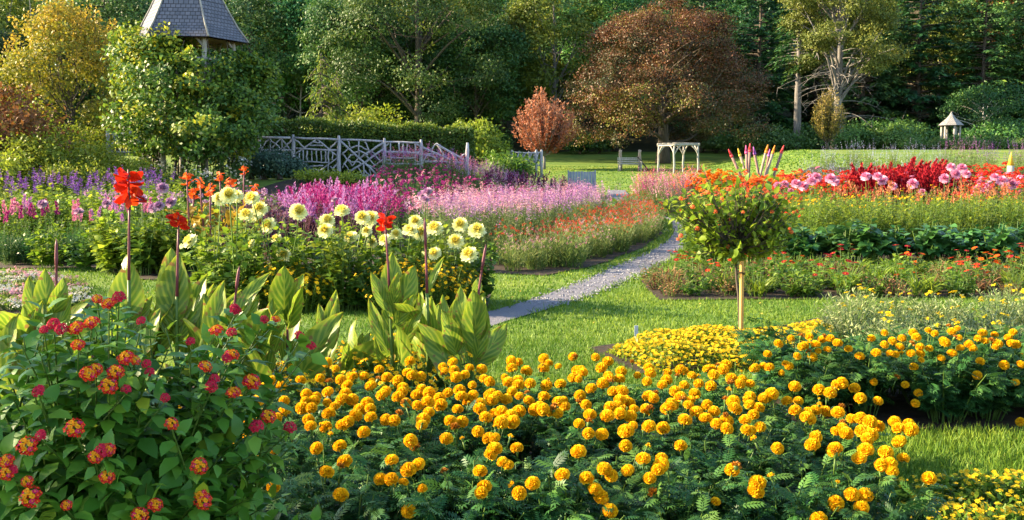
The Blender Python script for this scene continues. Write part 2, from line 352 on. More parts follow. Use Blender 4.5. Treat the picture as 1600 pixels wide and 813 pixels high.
def pebbles():
    n = 5200; i = rng.integers(18, 105, n); w = rng.random(n)[:, None] ** 1
    edge = rng.random(n) < .35; w[edge] = np.where(rng.random((edge.sum(), 1)) < .5, rng.normal(0, .035, (edge.sum(), 1)), rng.normal(1, .035, (edge.sum(), 1)))
    P = PL[i] * (1 - w) + PR[i] * w + rng.normal(0, .05, (n, 2)); r = rng.uniform(.008, .022, n)
    oct_ = np.array([[1, 0, 0], [-1, 0, 0], [0, 1, 0], [0, -1, 0], [0, 0, .7], [0, 0, -.7]], float)
    f = np.array([[0, 2, 4], [2, 1, 4], [1, 3, 4], [3, 0, 4]])
    v = oct_[None] * (r[:, None, None] * rng.uniform(.7, 1.3, (n, 6, 1)))
    v = v + np.concatenate([P, (th(P[:, 0], P[:, 1]) + .016)[:, None]], 1)[:, None]
    g = Geo(); g.add(v.reshape(-1, 3), [(f[None] + (np.arange(n) * 6)[:, None, None]).reshape(-1, 3)], 0, np.repeat(rng.random(n), 6), None, False)
    o = obj('gravel', g.mesh('gravel', [M['pebble']])); o['kind'] = 'stuff'
pebbles()

# beds: outlines on the ground (metres), each a sheet of dark soil
BEDS = {
 'front': [(-2.6, 2.0), (1.62, 2.9), (1.72, 5.75), (.9, 5.95), (-1.0, 6.5), (-1.1, 7.0), (-.7, 7.5), (-1.6, 8.0), (-4.2, 7.3), (-4.6, 2.0)],
 'right': [(1.75, 6.0), (5.5, 5.9), (5.5, 9.9), (3.4, 10.6), (2.7, 9.9), (2.45, 9.1), (2.05, 7.4), (1.78, 7.0)],
 'creeping': [gp(918, 545), gp(1000, 585), gp(1190, 580), gp(1330, 575), (3.3, 9.6), gp(1325, 518), gp(1190, 518), gp(1030, 527)],
 'corner': [(1.62, 4.0), (1.7, 4.75), (2.2, 4.85), (3.6, 4.55), (3.6, 3.6), (1.6, 3.4)],
 'daylily': [gp(1000, 440), gp(1030, 470), gp(1300, 468), (7.5, 12.3), (9, 14.9), gp(1230, 428), gp(1080, 432)],
 'island': [gp(760, 428), gp(850, 432), gp(930, 416), gp(1005, 388), gp(1035, 365), gp(1025, 346), gp(985, 338), (3.6, 33), (3.4, 40), (1.5, 47), (-4, 41), (-8, 30), (-9, 24), (-6.2, 18.2), (-4.4, 15.3), gp(400, 432)],
 'dahlia': [gp(330, 455), gp(420, 480), gp(760, 484), gp(768, 462), gp(640, 440), gp(430, 432)],
 'left': [gp(-60, 420), gp(155, 420), gp(215, 438), gp(320, 440), gp(350, 425), (-4.6, 16), (-6.5, 18.2), (-9.5, 24), (-12, 30), (-22, 30), (-20, 20)],
 'pinkleft': [gp(-40, 440), gp(60, 436), gp(130, 448), gp(150, 480), gp(80, 492), gp(-60, 495)],
 'rightfar': [gp(1090, 408), gp(1330, 414), gp(1620, 412), (22, 17), (24, 44), (14, 46), (9.5, 39), (6.2, 41), (5.2, 37), (5.6, 29), (4.2, 20.5)],
}
for nm, poly in BEDS.items():
    poly = np.array(poly, float)
    seg = .35; bd = []
    for p, q in zip(poly, np.roll(poly, -1, 0)):
        k = max(int(np.linalg.norm(q - p) / seg), 1)
        for t in np.arange(k) / k: bd.append(p + (q - p) * t + (rng.normal(0, .025, 2) if t else 0))
    bd = np.array(bd); lo, hi = poly.min(0), poly.max(0); st = .8
    X, Y = np.meshgrid(np.arange(lo[0], hi[0], st), np.arange(lo[1], hi[1], st)); C = np.stack([X.ravel(), Y.ravel()], -1) + .001; C = C[inpoly(C, poly)]
    pts = [Vector(p) for p in np.concatenate([bd, C])]; nb = len(bd)
    vo, eo, fo = delaunay_2d_cdt(pts, [(i, (i + 1) % nb) for i in range(nb)], [list(range(nb))], 1, 1e-5)[:3]
    V = np.array([(v.x, v.y) for v in vo]); g = Geo(); Z = th(V[:, 0], V[:, 1]) + .007 + .0016 * list(BEDS).index(nm) + .05 * ss(24, 27, V[:, 1])
    g.add(np.concatenate([V, Z[:, None]], 1), [np.array([f for f in fo if len(f) == 3])])
    struct('soil', g.mesh('soil', [M['soil']]))

def grass():
    g = Geo()
    def patch(x0, x1, y0, y1, dens, L, wd):
        n = int((x1 - x0) * (y1 - y0) * dens); P = np.stack([rng.uniform(x0, x1, n), rng.uniform(y0, y1, n)], -1)
        a = P[:, 0] / P[:, 1]; P = P[(a > -.62) & (a < .78)]
        ok = ~inpoly(P, PATH)
        for nm, b in BEDS.items(): ok &= ~inpoly(P, b)
        P = P[ok]; n = len(P)
        ln = L * rng.uniform(.55, 1.35, n); ax = rng.normal(0, .42, (n, 3)); ax[:, 2] = 1
        clump = .5 + .28 * np.sin(P[:, 0] * 2.1 + 1.3 * np.sin(P[:, 1] * 1.7)) * np.sin(P[:, 1] * 1.3 + P[:, 0])
        leaves(g, GRASS, np.concatenate([P, th(P[:, 0], P[:, 1])[:, None] - .004], 1), ax, rvec(n), ln, wd * rng.uniform(.7, 1.3, n), 0, np.clip(clump + rng.normal(0, .22, n), 0, 1))
    patch(1.2, 3.8, 3.6, 6.4, 5200, .066, .006); patch(3.8, 5.6, 3.6, 6.4, 2600, .066, .008); patch(-4.5, -1.5, 5.5, 9.2, 900, .05, .01)
    patch(-1.5, 6.5, 6.4, 9.2, 3000, .045, .007)
    patch(-7, 9, 9.2, 13, 1500, .042, .010)
    patch(-10, 12, 13, 18, 460, .045, .016)
    patch(-12, 12, 18, 30, 110, .06, .03)
    patch(-6, 22, 36, 80, 16, .07, .08)
    n = 5200; i = rng.integers(16, 118, n); w = np.where(rng.random(n) < .5, rng.normal(-.01, .05, n), rng.normal(1.01, .05, n))[:, None]; P = PL[i] * (1 - w) + PR[i] * w + rng.normal(0, .1, (n, 2)) * [.2, 1]
    ax = rng.normal(0, .5, (n, 3)); ax[:, 2] = .9; leaves(g, GRASS, np.concatenate([P, th(P[:, 0], P[:, 1])[:, None]], 1), ax, rvec(n), .06 * rng.uniform(.6, 1.5, n) * np.clip(P[:, 1] / 14, 1, 1.6), .008 * np.clip(P[:, 1] / 9, 1, 4), 0, np.clip(rng.normal(.5, .25, n), 0, 1))
    o = obj('grass', g.mesh('grass', [M['grass']])); o['kind'] = 'stuff'
grass()
def litter():
    g = Geo(); n = 420; P = np.stack([rng.uniform(-6, 9, n), rng.uniform(4.2, 22, n)], -1); ok = np.ones(n, bool)
    for b in BEDS.values(): ok &= ~inpoly(P, b)
    P = P[ok]; n = len(P); ax = rvec(n); ax[:, 2] *= .2
    leaves(g, OVA, np.concatenate([P, rng.uniform(.018, .04, n)[:, None]], 1), ax, np.array([0, 0, 1]) + rng.normal(0, .3, (n, 3)), rng.uniform(.02, .055, n), rng.uniform(.012, .03, n), 0, rng.random(n))
    o = obj('fallen_leaves', g.mesh('fallen_leaves', [leafmat('fallen_leaf', [(.16, .06, .02), (.40, .22, .03), (.50, .40, .06)], .2, .7, 0)])); o['kind'] = 'stuff'
litter()

# ------------------------------------------------------------------ trees
def crown_points(n, H, cb, Rx, lob=7, shell=.45, low=1.0, taper=0.0, amp=.33):
    d = rvec(n); d[:, 2] = np.where(d[:, 2] < 0, d[:, 2] * low, d[:, 2])
    lo = rvec(lob); am = rng.uniform(.4, 1, lob)
    dots = np.clip(d @ lo.T, 0, 1) ** 4; f = 1 - amp + amp * 1.25 * (dots * am).max(1)
    r = (1 - shell * rng.random(n) ** 1.6) * f
    hz = (H - cb) / 2
    p = d * r[:, None] * np.array([Rx, Rx, hz])
    if taper: p[:, :2] *= (1 - taper * np.clip(p[:, 2:3] / hz, -.4, 1))
    p[:, 2] += cb + hz
    return p, d
def lobe_points(n, H, cb, Rx, nl=18, lr=.40, prof=None, low=.75):
    # clump centres on the skins of many overlapping boughs: an uneven outline with hollows between the boughs
    hz = (H - cb) / 2; k = np.arange(nl) + .5; z = 1 - (1 + low) * k / nl; a = k * 2.39996 + rng.uniform(0, 6); s = np.sqrt(np.clip(1 - z * z, 0, 1))
    dl = unit(np.stack([np.cos(a) * s, np.sin(a) * s, z], -1) + rng.normal(0, .16, (nl, 3)))
    rr = rng.uniform(.52, .80, nl)[:, None]; C = dl * rr * np.array([Rx, Rx, hz])
    if prof is not None:
        f = np.array([prof((c[2] + hz) / (2 * hz)) for c in C])[:, None]; C[:, :2] = dl[:, :2] / np.maximum(np.linalg.norm(dl[:, :2], axis=1, keepdims=True), .3) * Rx * f * rng.uniform(.5, .8, (nl, 1))
    L = Rx * lr * rng.uniform(.75, 1.25, nl)
    I = rng.integers(0, nl, n); d = unit(rvec(n) + dl[I] * .65 + np.array([0, 0, .3]))
    P = C[I] + d * L[I][:, None] * rng.uniform(.75, 1.05, (n, 1)) * np.array([1, 1, .8]); P[:, 2] += cb + hz
    return P, d, I
def leafballs(g, P, D, per, sig, ls, mat=0, flat=.6, tb=None, tm=DIA, wd=.62, up=.6):
    n = len(P); N = n * per
    c = np.repeat(P, per, 0); dd = np.repeat(D, per, 0)
    off = rng.normal(size=(N, 3)) * np.repeat(np.asarray(sig) * rng.uniform(.7, 1.3, n), per)[:, None] * np.array([1, 1, flat])
    ax = rvec(N) + dd * .5; ax[:, 2] -= .25
    nr = rvec(N) * .55 + dd * .9 + np.array([0, 0, up])
    base = rng.normal(.42, .17, n) if tb is None else tb
    t = np.clip(np.repeat(base, per) + rng.normal(0, .16, N), 0, 1)
    leaves(g, tm, c + off, ax, nr, ls * rng.uniform(.6, 1.3, N), ls * wd * rng.uniform(.7, 1.2, N), mat, t)
def trunk_limbs(g, H, r0, targets, lean=.0, topf=.8, mat=0, wig=.25, r1=.25):
    n = 9; t = np.linspace(0, 1, n); z = t * H * topf
    x = np.cumsum(rng.normal(0, wig * .12, n)) + lean * t; y = np.cumsum(rng.normal(0, wig * .12, n))
    x -= x[0]; y -= y[0]
    pts = np.stack([x, y, z], -1); rad = r0 * (1 - .8 * t) ; rad[0] *= 1.35
    tube(g, pts, rad, 8, mat)
    for T in targets:
        f = np.clip((T[2] * rng.uniform(.45, .8)) / (H * topf), .16, .92); k = f * (n - 1); i = int(k)
        a = pts[i] + (pts[min(i + 1, n - 1)] - pts[i]) * (k - i); rr = max(np.interp(f, t, rad) * rng.uniform(.3, .6), .02)
        m = (a + T) / 2 + np.array([0, 0, rng.uniform(-.05, .2) * np.linalg.norm(T - a)]) + rng.normal(0, .08, 3) * np.linalg.norm(T - a)
        tube(g, bez(a, m, T, 6), np.linspace(rr, rr * r1, 6), 5, mat, cap=False)
        for q in range(2):
            b = a + (T - a) * rng.uniform(.45, .8); e = b + rng.normal(0, .13, 3) * np.linalg.norm(T - a) + np.array([0, 0, .1])
            tube(g, bez(b, (b + e) / 2 + rng.normal(0, .1, 3), e, 4), np.linspace(rr * .4, rr * .12, 4), 4, mat, cap=False)
def deciduous(name, H, Rx, cb, leafm, barkm, nclump=170, per=40, ls=.42, sig=.75, r0=.3, shell=.5, low=.9, taper=0, limbs=14, flat=.6, amp=.33, topf=.8, tgrad=0, lobes=18, lr=.38):
    gt, gc = Geo(), Geo()
    P, D, I = lobe_points(nclump, H, cb, Rx, lobes, lr)
    tb = rng.normal(.4, .1, nclump) + rng.normal(0, .12, lobes)[I]
    if tgrad: tb = tb + tgrad * (P[:, 2] - cb - (H - cb) / 2) / (H - cb)
    leafballs(gc, P, D, per, sig, ls, tb=np.clip(tb, 0, 1), flat=flat)
    trunk_limbs(gt, H, r0, P[rng.choice(nclump, limbs, False)] * .96, topf=topf)
    return gt.mesh(name + '_trunk', [barkm]), gc.mesh(name + '_crown', [leafm])
def conifer(name, H, Rb, cb, leafm, barkm, whorls=26, nb=7, droop=.25, ls=.7, r0=.3, power=.8, dens=11, wd=.32, gap=.0, hang=.25):
    gt, gc = Geo(), Geo()
    t = np.linspace(0, 1, 8); tube(gt, np.stack([rng.normal(0, .03, 8), rng.normal(0, .03, 8), t * H], -1), r0 * (1 - .93 * t), 7)
    A, X, NN, LL, TT = [], [], [], [], []
    for w in np.linspace(0, 1, whorls):
        z = cb + (H - cb) * w; L0 = Rb * (1 - w) ** power + .25
        if w < .12: L0 *= .6 + 3.3 * w
        for b in range(nb):
            if rng.random() < gap: continue
            an = rng.uniform(0, 2 * np.pi); L = L0 * rng.uniform(.6, 1.15); dr = droop * rng.uniform(.5, 1.4)
            d = np.array([math.cos(an), math.sin(an), 0])
            a = np.array([0, 0, z + rng.normal(0, .2)]); e = a + d * L + np.array([0, 0, -dr * L + .25 * L * w])
            mid = a + d * L * .55 + np.array([0, 0, .08 * L])
            pts = bez(a, mid, e, 6); tube(gt, pts, np.linspace(.03 + .012 * L, .008, 6), 4, cap=False)
            k = max(int(dens * L * .9), 4); u = rng.uniform(.18, 1.0, k) ** .8
            q = (1 - u)[:, None] ** 2 * a + 2 * (u * (1 - u))[:, None] * mid + u[:, None] ** 2 * e
            side = np.where(rng.random(k) < .5, 1, -1)[:, None] * np.array([-d[1], d[0], 0])
            ax = d * rng.uniform(.3, 1, (k, 1)) + side * rng.uniform(.2, 1.0, (k, 1)) + np.array([0, 0, -1]) * rng.uniform(0, hang * 2, (k, 1))
            A.append(q + rng.normal(0, .07, (k, 3))); X.append(ax); NN.append(np.array([0, 0, 1]) + rng.normal(0, .35, (k, 3)))
            LL.append(ls * rng.uniform(.6, 1.25, k) * (.55 + .45 * (1 - w))); TT.append(np.clip(.25 + .4 * u + rng.normal(0, .16, k) + rng.normal(0, .08), 0, 1))
    LL = np.concatenate(LL)
    leaves(gc, DIA, np.concatenate(A), np.concatenate(X), np.concatenate(NN), LL, LL * wd, 0, np.concatenate(TT))
    return gt.mesh(name + '_trunk', [barkm]), gc.mesh(name + '_crown', [leafm])
def plant_tree(name, tc, label, x, y, group=None, sc=1.0, rz=None, cat='tree', dz=0.0):
    t = thing(name, label, cat, (x, y, float(th(x, y)) + dz), rng.uniform(0, 6.28) if rz is None else rz, group, sc)
    obj('trunk', tc[0], t); obj('crown', tc[1], t)
    return t
def px_x(px, y): return (px - 800.0) / F * y

dec = [deciduous('oak', 17, 5.2, 2.0, M['forest'], M['bark'], 260, 62, .34, .55, .3, topf=.85, lobes=20) for _ in range(3)]
dec.append(deciduous('ash', 19, 4.4, 2.0, M['forest'], M['barkgrey'], 260, 62, .34, .5, .26, topf=.85, lobes=24, lr=.42))
decg = [deciduous('birch', 17, 4.6, 3.0, M['forestgold'], M['barkgrey'], 230, 56, .32, .5, .26, topf=.85, lobes=20) for _ in range(2)]
pin = [conifer('pine', 21, 4.4, 1.5, M['pine'], M['bark'], 34, 8, .12, .7, .3, .75, 18, .36),
       conifer('spruce', 22, 3.9, .8, M['pine'], M['bark'], 40, 9, .38, .6, .3, .8, 18, .34),
       conifer('pine', 20, 4.8, 2.5, M['pine'], M['bark'], 28, 7, .05, .75, .3, .6, 18, .38)]
# forest on the hillside, row by row; the leafy trees tall and dark on the left, pines on the right
n_forest = 0
rows = [(104, 7.0, 62), (112, 7.5, 66), (121, 8.0, 72), (132, 8.5, 80), (146, 9.5, 90), (163, 11, 100)]
FG = 'trees of the forest on the hillside'
for ri, (y, step, half) in enumerate(rows):
    x = -half + rng.uniform(0, step)
    while x < half:
        yy = y + rng.normal(0, 1.8); px = 800 + x / yy * F
        k = rng.random()
        if px > 950: kind = 'p' if k < .45 else ('g' if k > .82 else 'd')
        elif px < 520: kind = 'd' if k < .66 else ('g' if k > .92 else 'p')
        else: kind = 'd' if k < .5 else ('g' if k > .85 else 'p')
        s = rng.uniform(.8, 1.15)
        if ri == 0 and (1010 < px < 1090 or 1230 < px < 1370): x += step * .5; 
        if kind == 'p': plant_tree('pine_tree', pin[rng.integers(3)], 'dark green needled conifer in the forest on the hillside', x, yy, FG + ', conifers', s)
        elif kind == 'g': plant_tree('birch_tree', decg[rng.integers(2)], 'yellowish green leafy tree among the dark trees on the hillside', x, yy, FG + ', yellowish', s)
        else: plant_tree('oak_tree', dec[rng.integers(4)], 'dark green leafy tree in the forest on the hillside', x, yy, FG + ', leafy', s)
        x += step * rng.uniform(.75, 1.25)

# ---- trees one can name
M['maplesunlit'] = leafmat('maple_leaf', [(.035, .075, .018), (.07, .12, .02), (.20, .21, .025)], .3, .55, 0)
tc = deciduous('maple', 21, 9.0, 2.2, M['maplesunlit'], M['bark'], 700, 60, .27, .5, .42, limbs=26, topf=.8, lobes=30, lr=.27, tgrad=.5)  # tint climbs with height: the sunlit golden top is put into the leaf colour
plant_tree('maple_tree', tc, 'big spreading maple with sunlit golden top and forked grey limbs behind the hedge', px_x(655, 93), 93)
tc = deciduous('maple', 17, 5.0, 2.5, M['forest'], M['bark'], 300, 60, .3, .5, .3, lobes=22)
plant_tree('oak_tree', tc, 'round dark green tree standing just left of the big sunlit topped maple', px_x(560, 96), 96)
plant_tree('oak_tree', dec[1], 'dark green tree between the big maple and the red maple', px_x(745, 98), 98, None, .86)
def beech():
    gt, gc = Geo(), Geo()
    P, D, I = lobe_points(1700, 14.0, .7, 8.8, 80, .18, lambda h: np.interp(h, [0, .1, .25, .5, .72, .9, 1], [.9, 1.12, 1.15, .98, .70, .36, .1]), 1.0)
    ok = P[:, 2] > .7 + .5 * rng.random(len(P)); P, D = P[ok], D[ok]
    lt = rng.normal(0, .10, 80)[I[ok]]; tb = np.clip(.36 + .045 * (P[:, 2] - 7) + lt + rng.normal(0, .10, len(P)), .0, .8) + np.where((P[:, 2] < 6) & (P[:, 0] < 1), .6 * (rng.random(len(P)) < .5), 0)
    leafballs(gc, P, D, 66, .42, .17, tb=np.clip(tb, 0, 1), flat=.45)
    trunk_limbs(gt, 13.6, .55, P[rng.choice(len(P), 34, False)] * .95, topf=.85)
    return gt.mesh('beech_trunk', [M['bark']]), gc.mesh('beech_crown', [M['beech']])
plant_tree('beech_tree', beech(), 'big copper beech with a wide dark bronze crown on the lawn', px_x(1035, 84), 84, rz=0)
def vase_tree(name, H, Rx, leafm, barkm, n=60, ls=.2, z0=.9, spread=1.0, per=60):
    gt, gc = Geo(), Geo()
    tube(gt, [(0, 0, 0), (0.03, 0, z0 * .6), (0, 0.02, z0 * 1.3)], [.13, .1, .08], 7)
    for i in range(n):
        an = rng.uniform(0, 6.28); w = rng.random() ** .6; h = H * (1 - .42 * w ** 2) * rng.uniform(.7, 1.02)
        e = np.array([math.cos(an) * Rx * w * spread, math.sin(an) * Rx * w * spread, h])
        m = np.array([e[0] * .75, e[1] * .75, z0 + (h - z0) * .35])
        pts = bez((0, 0, z0), m, e, 7); tube(gt, pts, np.linspace(.035, .006, 7), 4, cap=False)
        u = rng.uniform(.22, 1, per); q = (1 - u)[:, None] ** 2 * np.array([0, 0, z0]) + 2 * (u * (1 - u))[:, None] * m + u[:, None] ** 2 * e
        ax = unit(e - m) * .7 + rvec(per) * .8
        leaves(gc, DIA, q + rng.normal(0, .09, (per, 3)), ax, rvec(per) + np.array([0, 0, .6]), ls * rng.uniform(.6, 1.3, per), ls * .5, 0, np.clip(.2 + .55 * u + rng.normal(0, .15, per), 0, 1))
    return gt.mesh(name + '_trunk', [barkm]), gc.mesh(name + '_crown', [leafm])
plant_tree('maple_tree', vase_tree('red_maple', 6.4, 2.5, M['maple'], M['barkgrey'], 120, .24, 1.0, per=70), 'small reddish pink maple standing left of the copper beech', px_x(850, 76), 76)
M['columnar'] = leafmat('bronze_green_leaf', [(.08, .09, .015), (.20, .17, .03), (.30, .20, .05)], .3, .55, 0)
plant_tree('columnar_shrub', vase_tree('columnar', 4.9, 1.45, M['columnar'], M['bark'], 95, .17, .5, .9, per=60), 'upright golden bronze vase shaped shrub in front of the tall hemlock', px_x(1289, 76), 76, cat='shrub')
def big_hemlock():
    gt, gc = Geo(), Geo(); P, D, I = lobe_points(1300, 26, 5.2, 5.2, 70, .23, lambda h: np.interp(h, [0, .12, .35, .7, 1], [.75, 1.05, 1.0, .8, .45]), 1.0)
    leafballs(gc, P, D, 56, .42, .24, tb=np.clip(.45 + rng.normal(0, .12, len(P)) + rng.normal(0, .12, 70)[I], 0, 1), flat=.4, wd=.42)
    trunk_limbs(gt, 26, .42, P[rng.choice(len(P), 40, False)], topf=.95); a = (gt.mesh('hemlock_trunk', [M['barkgrey']]), gc.mesh('hemlock_crown', [M['hemlock']]))
    g = Geo()
    for i in range(46):
        z = rng.uniform(2.5, 9.5); an = rng.uniform(0, 6.28); L = rng.uniform(2.2, 6.2); e = np.array([math.cos(an) * L, math.sin(an) * L, z - rng.uniform(-.3, 1.6)])
        pts = bez((0, 0, z), (e[0] * .5, e[1] * .5, z + .5), e, 7); tube(g, pts, np.linspace(.045, .01, 7), 5, cap=False)
        for k in range(4): p = pts[rng.integers(3, 7)]; q = p + rng.normal(0, .5, 3); tube(g, [p, (p + q) / 2 + rng.normal(0, .06, 3), q], [.022, .015, .006], 4, cap=False)
    return a[0], a[1], g.mesh('hemlock_branch', [M['barkgrey']])
bh = big_hemlock()
bt = plant_tree('hemlock_tree', bh, 'tall sunlit yellow green hemlock with bare lower branches', px_x(1303, 92), 92)
obj('bare_branches', bh[2], bt)
plant_tree('hemlock_tree', conifer('hemlock', 21, 2.6, 7.5, M['pine'], M['barkgrey'], 26, 7, .2, .6, .42, .6, 12, .36, .2), 'grey trunked conifer close beside the tall sunlit hemlock', px_x(1242, 95), 95)
tc = deciduous('apple', 6.5, 3.4, 2.6, M['forest'], M['barkpale'], 110, 50, .24, .4, .16, topf=.75, limbs=16)
plant_tree('apple_tree', tc, 'low round tree with pale crooked trunk behind the small round hut', px_x(1530, 96), 96)
M['rusttop'] = leafmat('rust_orange_leaf', [(.15, .07, .02), (.30, .13, .03), (.30, .20, .04)], .3, .6, 0)
plant_tree('oak_tree', deciduous('oak', 17, 3.6, 4, M['rusttop'], M['bark'], 170, 56, .3, .5, .26), 'tree turning orange among the pines above the small round hut', px_x(1540, 114), 114, sc=1.1)
# dead pale trunks in the left of the forest
def snag(H, seed):
    g = Geo(); n = 8; t = np.linspace(0, 1, n); p = np.stack([np.cumsum(rng.normal(0, .12, n)), rng.normal(0, .1, n), t * H], -1); tube(g, p, .16 * (1 - .85 * t), 6)
    for i in range(9):
        k = rng.integers(3, 8); a = p[k]; an = rng.uniform(0, 6.28); L = rng.uniform(.8, 2.4)
        e = a + np.array([math.cos(an) * L, math.sin(an) * L * .5, rng.uniform(.2, 1.4)]); tube(g, bez(a, (a + e) / 2 - np.array([0, 0, .2]), e, 5), np.linspace(.06, .012, 5), 5, cap=False)
    return g.mesh('dead_tree', [M['barkgrey']])
for px, y, h, lab in ((470, 101, 9.5, 'bare dead grey tree against the dark forest above the small spruce'), (62, 101, 18, 'bare pale tree trunk in the forest above the golden leaved tree'), (523, 103, 17, 'bare pale branches showing in the forest left of the big maple'), (868, 101, 10, 'leafless pale tree behind the small reddish maple')):
    o = obj('dead_tree', snag(h, 0), None, (px_x(px, y), y, float(th(px_x(px, y), y)))); tag(o, lab, 'dead tree')

# shrubs
def shrub_mesh(H, Rx, leafm, n=60, per=46, ls=.2, sig=.3, taper=.1, tgrad=.5, tm=DIA, low=.6, barkm='bark', amp=.3, stems=7):
    gt, gc = Geo(), Geo(); P, D = crown_points(n, H, .05, Rx, shell=.5, low=low, taper=taper, amp=amp)
    tb = np.clip(.4 + rng.normal(0, .15, n), 0, 1)
    leafballs(gc, P, D, per, sig, ls, tb=tb, flat=.7, tm=tm)
    for i in range(stems):
        e = P[rng.integers(n)] * .9; tube(gt, bez((rng.normal(0, .08), rng.normal(0, .08), 0), (e[0] * .3, e[1] * .3, e[2] * .6), e, 5), np.linspace(.045, .012, 5), 5, cap=False)
    return gt.mesh('shrub_stems', [M[barkm]]), gc.mesh('shrub_foliage', [leafm])
def plant_shrub(name, tc, label, x, y, group=None, sc=1.0, cat='shrub', rz=None):
    t = thing(name, label, cat, (x, y, float(th(x, y))), rng.uniform(0, 6.28) if rz is None else rz, group, sc)
    obj('stem', tc[0], t); obj('foliage', tc[1], t); return t
rh = [shrub_mesh(2.6, 2.4, M['rhodo'], 80, 48, .26, .34) for _ in range(2)]
k = 0
for y, pxs, s in ((88, (1180, 1225, 1330, 1365, 1400, 1545, 1575, 1605), .95), (96, (1155, 1205, 1255, 1345, 1385, 1425, 1545, 1590), 1.15), (82, (1555, 1598, 1425, 1464, 1482, 1501), .47), (100, (905, 935, 770, 1120, 1400, 1445, 1500), 1.0)):
    for px in pxs:
        plant_shrub('rhododendron', rh[k % 2], 'rounded green rhododendron bush at the foot of the forest beyond the lawn', px_x(px, y), y + rng.normal(0, .8), 'rhododendrons along the far edge of the lawn', s * rng.uniform(.85, 1.15)); k += 1
plant_shrub('hydrangea_bush', shrub_mesh(3.3, 1.75, M['yellowgreen'], 100, 60, .2, .24, .25), 'tall yellow green bush at the end of the clipped hedge', px_x(742, 49), 49)
plant_shrub('hydrangea_bush', shrub_mesh(1.9, 1.5, M['midgreen'], 60, 50, .17, .22), 'low dark bush below the tall yellow green bush by the fence end', px_x(790, 46), 46)
plant_shrub('round_shrub', shrub_mesh(3.7, 1.7, M['yellowgreen'], 80, 50, .2, .3), 'rounded light green shrub rising behind the clipped hedge', px_x(592, 50), 50)
plant_shrub('round_shrub', shrub_mesh(3.4, 1.3, M['yellowgreen'], 60, 50, .2, .3), 'smaller light green shrub behind the hedge by the weeping spruce', px_x(553, 47), 47)
M['weep'] = leafmat('weeping_spruce_needles', [(.07, .12, .015), (.15, .21, .02), (.25, .27, .03)], .35, .5, 0)
ws = conifer('weeping_spruce', 5.3, 1.15, .4, M['weep'], M['bark'], 24, 6, .75, .3, .08, .9, 26, .34, 0, 1.0)
plant_tree('spruce_tree', ws, 'small pointed weeping spruce behind the clipped hedge', px_x(507, 43), 43)
ws = conifer('weeping_spruce', 4.4, 1.0, .4, M['weep'], M['bark'], 18, 6, .8, .3, .07, .9, 26, .34, 0, 1.0)
plant_tree('spruce_tree', ws, 'lower weeping spruce beside the pointed one behind the hedge', px_x(530, 43.6), 43.6)
# golden tree, rust shrub, yellow green shrubs on the left
tc = deciduous('golden', 5.7, 2.05, .7, M['golden'], M['bark'], 280, 56, .12, .2, .09, shell=.6, limbs=40, topf=.6, tgrad=.6, lobes=30, lr=.3)
def shoots(tc, n, z0, Rx, L, leafm, ls):
    g = Geo(); gt = Geo()
    for i in range(n):
        an = rng.uniform(0, 6.28); w = rng.random() ** .6; b = np.array([math.cos(an) * Rx * w, math.sin(an) * Rx * w, z0 - 1.5 * w ** 2 + rng.normal(0, .15)]); e = b + np.array([math.cos(an) * .25 * w, math.sin(an) * .25 * w, L * rng.uniform(.5, 1.1)])
        tube(gt, [b - (e - b), b, e], [.014, .01, .004], 4, cap=False); k = 26; u = rng.random(k)[:, None]
        leaves(g, DIA, b + (e - b) * u + rng.normal(0, .05, (k, 3)), rvec(k) + [0, 0, .4], rvec(k) + [0, 0, .5], ls * rng.uniform(.6, 1.3, k), ls * .6, 0, np.clip(.55 + .45 * u[:, 0] + rng.normal(0, .12, k), 0, 1))
    return gt.mesh('shoot_wood', [M['bark']]), g.mesh('shoot_leaf', [leafm])
gsh = shoots(tc, 80, 4.9, 1.9, .95, M['golden'], .12)
gtree = plant_tree('golden_tree', tc, 'small golden leaved tree with many stems left of the vine covered tower', px_x(120, 37.5), 37.5, sc=1.14)
obj('shoots', gsh[1], gtree); obj('twigs', gsh[0], gtree)
plant_shrub('smoke_bush', shrub_mesh(3.6, 1.7, M['rustbush'], 90, 56, .16, .24), 'rust red bush in front of the golden leaved tree', px_x(15, 29), 29)
yg = [shrub_mesh(2.3, 1.3, M['yellowgreen'], 60, 50, .12, .18) for _ in range(2)]
for i, (px, y, s) in enumerate(((-20, 26, 1), (45, 27.5, .95), (105, 27, .8), (155, 28.5, .85), (-60, 30, 1.3), (75, 31, .9), (205, 29.5, .6), (20, 34, 1.25), (-35, 36, 1.6), (70, 28, 1.0), (180, 27.5, .6), (130, 30.5, .9), (0, 28.5, 1.1))):
    plant_shrub('yellow_shrub', yg[i % 2], 'low yellow green bush in the border below the golden leaved tree', px_x(px, y), y, 'yellow green bushes below the golden tree', s)

